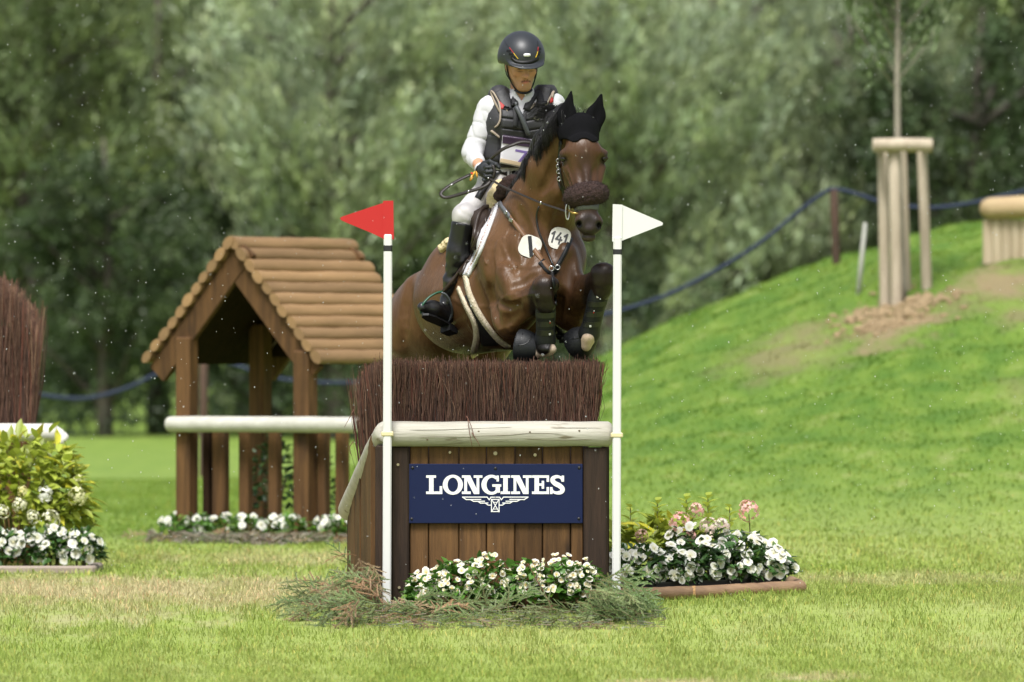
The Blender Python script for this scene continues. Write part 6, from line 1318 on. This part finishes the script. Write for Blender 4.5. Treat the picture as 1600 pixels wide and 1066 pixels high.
# ------------------------------------------------------------------ breeches, belt, boots
brc = sdf_obj('breeches', [cone(P(780, 276, 1.045), P(816, 274, 1.09), .108, .108, .05)] + thR + thL, .0055, M_BREECH, rider, inflate=.004, disp=lambda X: (.0048 * np.maximum(0, 1 - np.abs(vnoise(X @ np.array([[1, 0, -.4], [0, .7, 0], [.6, 0, .6]]), 36, 12)) * 1.8) ** 2 + .001 * vnoise(X, 90, 13)).astype(np.float32), clip=lambda X: np.maximum(X[..., 2] - zz(263), -(X[..., 2] - zz(372))))
tbr = bvh_of(brc)
b = MB(); strap(b, [(768, 262), (776, 265), (786, 268), (797, 271), (808, 273), (820, 273)], tbr, .038, .006, .001, 16); belt = b.build('belt', M_LEATHB, rider, True)
b = MB(); strap(b, [(793.5, 266), (793, 275)], tbr, .012, .010, .001, 4); strap(b, [(797, 266), (797, 275)], tbr, .004, .012, .001, 4); b.build('buckle', mat('belt_buckle', (.5, .48, .42), .35, metal=.6), belt)
wrk = lambda X: (.0042 * vnoise(X * np.array([.5, .5, 1.6]), 70, 14) * np.exp(-((X[..., 2] - zz(440)) / .13) ** 2) + .002 * vnoise(X * np.array([.5, .5, 1.2]), 60, 15)).astype(np.float32)
def boot(shin, heel, toe, ball, nm, mirror, top):
    f = (toe - heel) / np.linalg.norm(toe - heel)
    o = sdf_obj('boot', shin + [cone(shin[-1][2], heel + [0, 0, .02], .040, .040, .03), cone(heel + f * .02 + [0, 0, .015], ball, .040, .046, .03), cone(ball, toe, .046, .028, .02)], .005, M_LEATHB, rider, disp=wrk, clip=lambda X: X[..., 2] - zz(top) + .02 * np.clip((X[..., 0] - shin[0][1][0]) * 12 * mirror, -1, 1))
    dn = np.array([.10, -.28, -.95]); dn = dn - f * np.dot(dn, f); dn /= np.linalg.norm(dn); sd = np.cross(f, dn); R_ = np.stack([sd, f, -dn], 1)
    sp = [(-.022, -.035), (.022, -.035), (.030, .02), (.034, .10), (.036, .15), (.026, .20), (0, .222), (-.026, .20), (-.036, .15), (-.034, .10), (-.030, .02)]
    b = MB(); b.prism([heel + dn * .036 + R_ @ np.array([x, y, 0]) for x, y in sp], dn * .012); b.build('sole', M_HELMT, o)
    hl_ = [(-.028, -.040), (.028, -.040), (.030, .03), (-.030, .03)]; b = MB(); b.prism([heel + dn * .0475 + R_ @ np.array([x * 1.15, y, 0]) for x, y in hl_], dn * .034); b.build('heel', M_HELMT, o)
    return o, heel, f, dn, R_
bR = boot(shinR, P(701, 499, .88), P(660, 480, .72), P(676, 483, .77), 'r', 1, 350)
bL = boot(shinL, P(881, 512, 1.03), P(877, 516, .86), P(879, 512, .92), 'l', -1, 352)
# stirrups hang from the saddle
M_STIR = mat('stirrup_grey', (.10, .11, .12), .4, metal=.5); M_STIRG = mat('stirrup_green', (.012, .07, .035), .4)
b = MB(); strap(b, [(730, 404), (719, 420), (707, 438), (694, 457)], bvh_of(bR[0], hb), .022, .005, .012, 18); b.build('stirrup_leather', M_LEATH, sad, True)
b = MB(); b.tube(spline([P(689, 457, .755), P(698, 462, .76), (P(705, 477, .78)), P(706, 492, .82), P(697, 506, .85)], 16), .0095, 8, flat=.7); b.tube([P(697, 506, .85), P(677, 498, .78), P(658, 489, .72)], .010, 8); b.build('stirrup', M_STIR, sad, True)
b = MB(); b.tube(spline([P(691, 456, .76), P(682, 458, .74), P(670, 465, .72), P(660, 477, .70), P(657, 489, .72)], 16), .009, 8, flat=.7); b.build('stirrup', M_STIRG, sad, True)
b = MB(); c = P(879, 520, .90); b.tube(spline([c + [-.045, 0, -.01], c + [-.04, 0, .06], c + [0, 0, .10], c + [.03, 0, .06], c + [.035, 0, -.01]], 16), .008, 8); b.tube([c + [-.05, 0, -.015], c + [.04, 0, -.015]], .011, 8); b.build('stirrup', M_STIR, sad, True)
# ------------------------------------------------------------------ gloves and reins
def glove(w0, pal, kn, mirror=1):
    pr = [cone(w0, pal, .030, .036, .03), ell(pal, (.034, .040, .042), .03)]
    for i, (kx, ky, kY) in enumerate(kn):
        k = P(kx, ky, kY); r = (.0115, .012, .0115, .0100)[i]; pr += chain([pal * .45 + k * .55, k, k + np.array([-.004 * mirror, -.026, -.010]), k + np.array([-.030 * mirror, -.026, -.012]), k + np.array([-.036 * mirror, -.004, -.006])], [r * 1.1, r, r * .95, r * .9, r * .8], .006)
    return pr
gR = glove(wrR, P(759, 266, .635), [(768.5, 258.5, .60), (769.5, 265.5, .595), (768, 272.5, .60), (765, 278.5, .61)])
gR += chain([P(756, 256, .64), P(766, 252.5, .60), P(775, 257, .575), P(780, 262, .57)], [.016, .013, .0115, .0095], .008)
glv = sdf_obj('glove', gR, .0038, M_GLOVE, rider)
gL = glove(wrL, P(868, 266, .62), [(859, 259, .58), (858, 266, .575), (859, 273, .58), (862, 279, .59)], -1) + chain([P(870, 256, .62), P(862, 252, .58), P(855, 257, .56)], [.016, .013, .010], .008)
sdf_obj('glove', gL, .006, M_GLOVE, rider)
b = MB(); ax = (wrR - elR) / np.linalg.norm(wrR - elR); c = wrR + ax * .02; b.tube([c - ax * .014, c + ax * .014], .036, 14, caps=False); b.build('wristband', M_SHIRT, rider, True)
b = MB(); r_ = random.Random(3)
for (x, y, dx, dy, cI) in [(742, 268, -4, 8, 0), (741, 270, -7, 12, 1), (738, 272, -2, 10, 2), (744, 268, 2, 10, 1), (736, 270, 4, 3, 3), (740, 274, -5, 9, 1)]: b.tube(spline([P(x, y, .62), P(x + dx * .4, y + dy * .4, .60), P(x + dx, y + dy, .60)], 5), [.003, .005, .006, .005, .002], 6, col=[(.6, .35, .05), (.55, .28, .04), (.62, .5, .3), (.5, .05, .03)][cI])
b.build('tassel', M_TWIG, rider, True, True)
M_REIN = mat('rein_leather', (.020, .015, .012), .45, bump=.2, bscale=200)
def rein(b, pts, w_, n=30):
    p = spline(pts, n); b.tube(p, w_, 6, flat=.35, up=(0, -1, .3))
b = MB(); rein(b, [P(886, 331, -.10), P(872, 326, .0), P(845, 317, .18), P(812, 303, .36), P(785, 291, .48), P(763, 278, .575)], .0068)
rein(b, [P(768, 281, .57), P(762, 288, .55), P(751, 294, .55), P(731, 300, .57), P(711, 306, .60), P(696, 309, .62), P(689, 305, .63), P(691, 299, .64), P(704, 289, .65), P(720, 280, .65), P(735, 273, .65)], .0105)
rein(b, [P(766, 249, .60), P(774, 242, .56), P(786, 233, .54), P(800, 227, .53), P(818, 222, .54), P(842, 228, .56), P(858, 250, .58)], .0105)
rein(b, [P(770, 258, .565), P(773, 268, .56), P(770, 279, .565)], .009, 10)
re = b.build('reins', M_REIN, bri, True)
for (x, y, Y, L, a) in [(705, 289, .64, .022, .6), (732, 299.5, .565, .016, 1.3), (845, 317, .165, .018, 1.5), (763, 278.5, .565, .010, .5)]: p = P(x, y, Y); d = np.array([math.cos(a), 0, math.sin(a)]) * L / 2; b = MB(); b.tube([p - d, p + d], .0045, 6); b.build('rein_stop', M_STEEL, bri, True)
# ================================================================== rain
nD = 1700; Yr = RNG.normal(0, 3.6, nD); Xr = RNG.uniform(-1.1, 1.1, nD) * 800 / F * (D0 + Yr); Zr = RNG.uniform(.1, 3.4, nD)
ico = np.array([[0, 0, 1], [.9, 0, .1], [0, .9, .1], [-.9, 0, .1], [0, -.9, .1], [0, 0, -1.0]]); it_ = np.array([[0, 1, 2], [0, 2, 3], [0, 3, 4], [0, 4, 1], [5, 2, 1], [5, 3, 2], [5, 4, 3], [5, 1, 4]])
sz = RNG.uniform(.0014, .0032, nD) * np.where(RNG.uniform(0, 1, nD) < .12, 1.25, .9)
Vd = (ico[None] * sz[:, None, None] * np.array([1, 1, 1.25]) + np.stack([Xr, Yr, Zr], 1)[:, None]).reshape(-1, 3); Td = (it_[None] + (np.arange(nD) * 6)[:, None, None]).reshape(-1, 3)
tag(add_obj('raindrops', make_mesh('raindrops', Vd, [Td], None, True, mat('rain_water', (.66, .68, .70), .15, spec=.8))), 'small bright raindrops falling all over the scene', 'rain', kind='stuff')  # pale colour stands in for the skylight caught by the drops
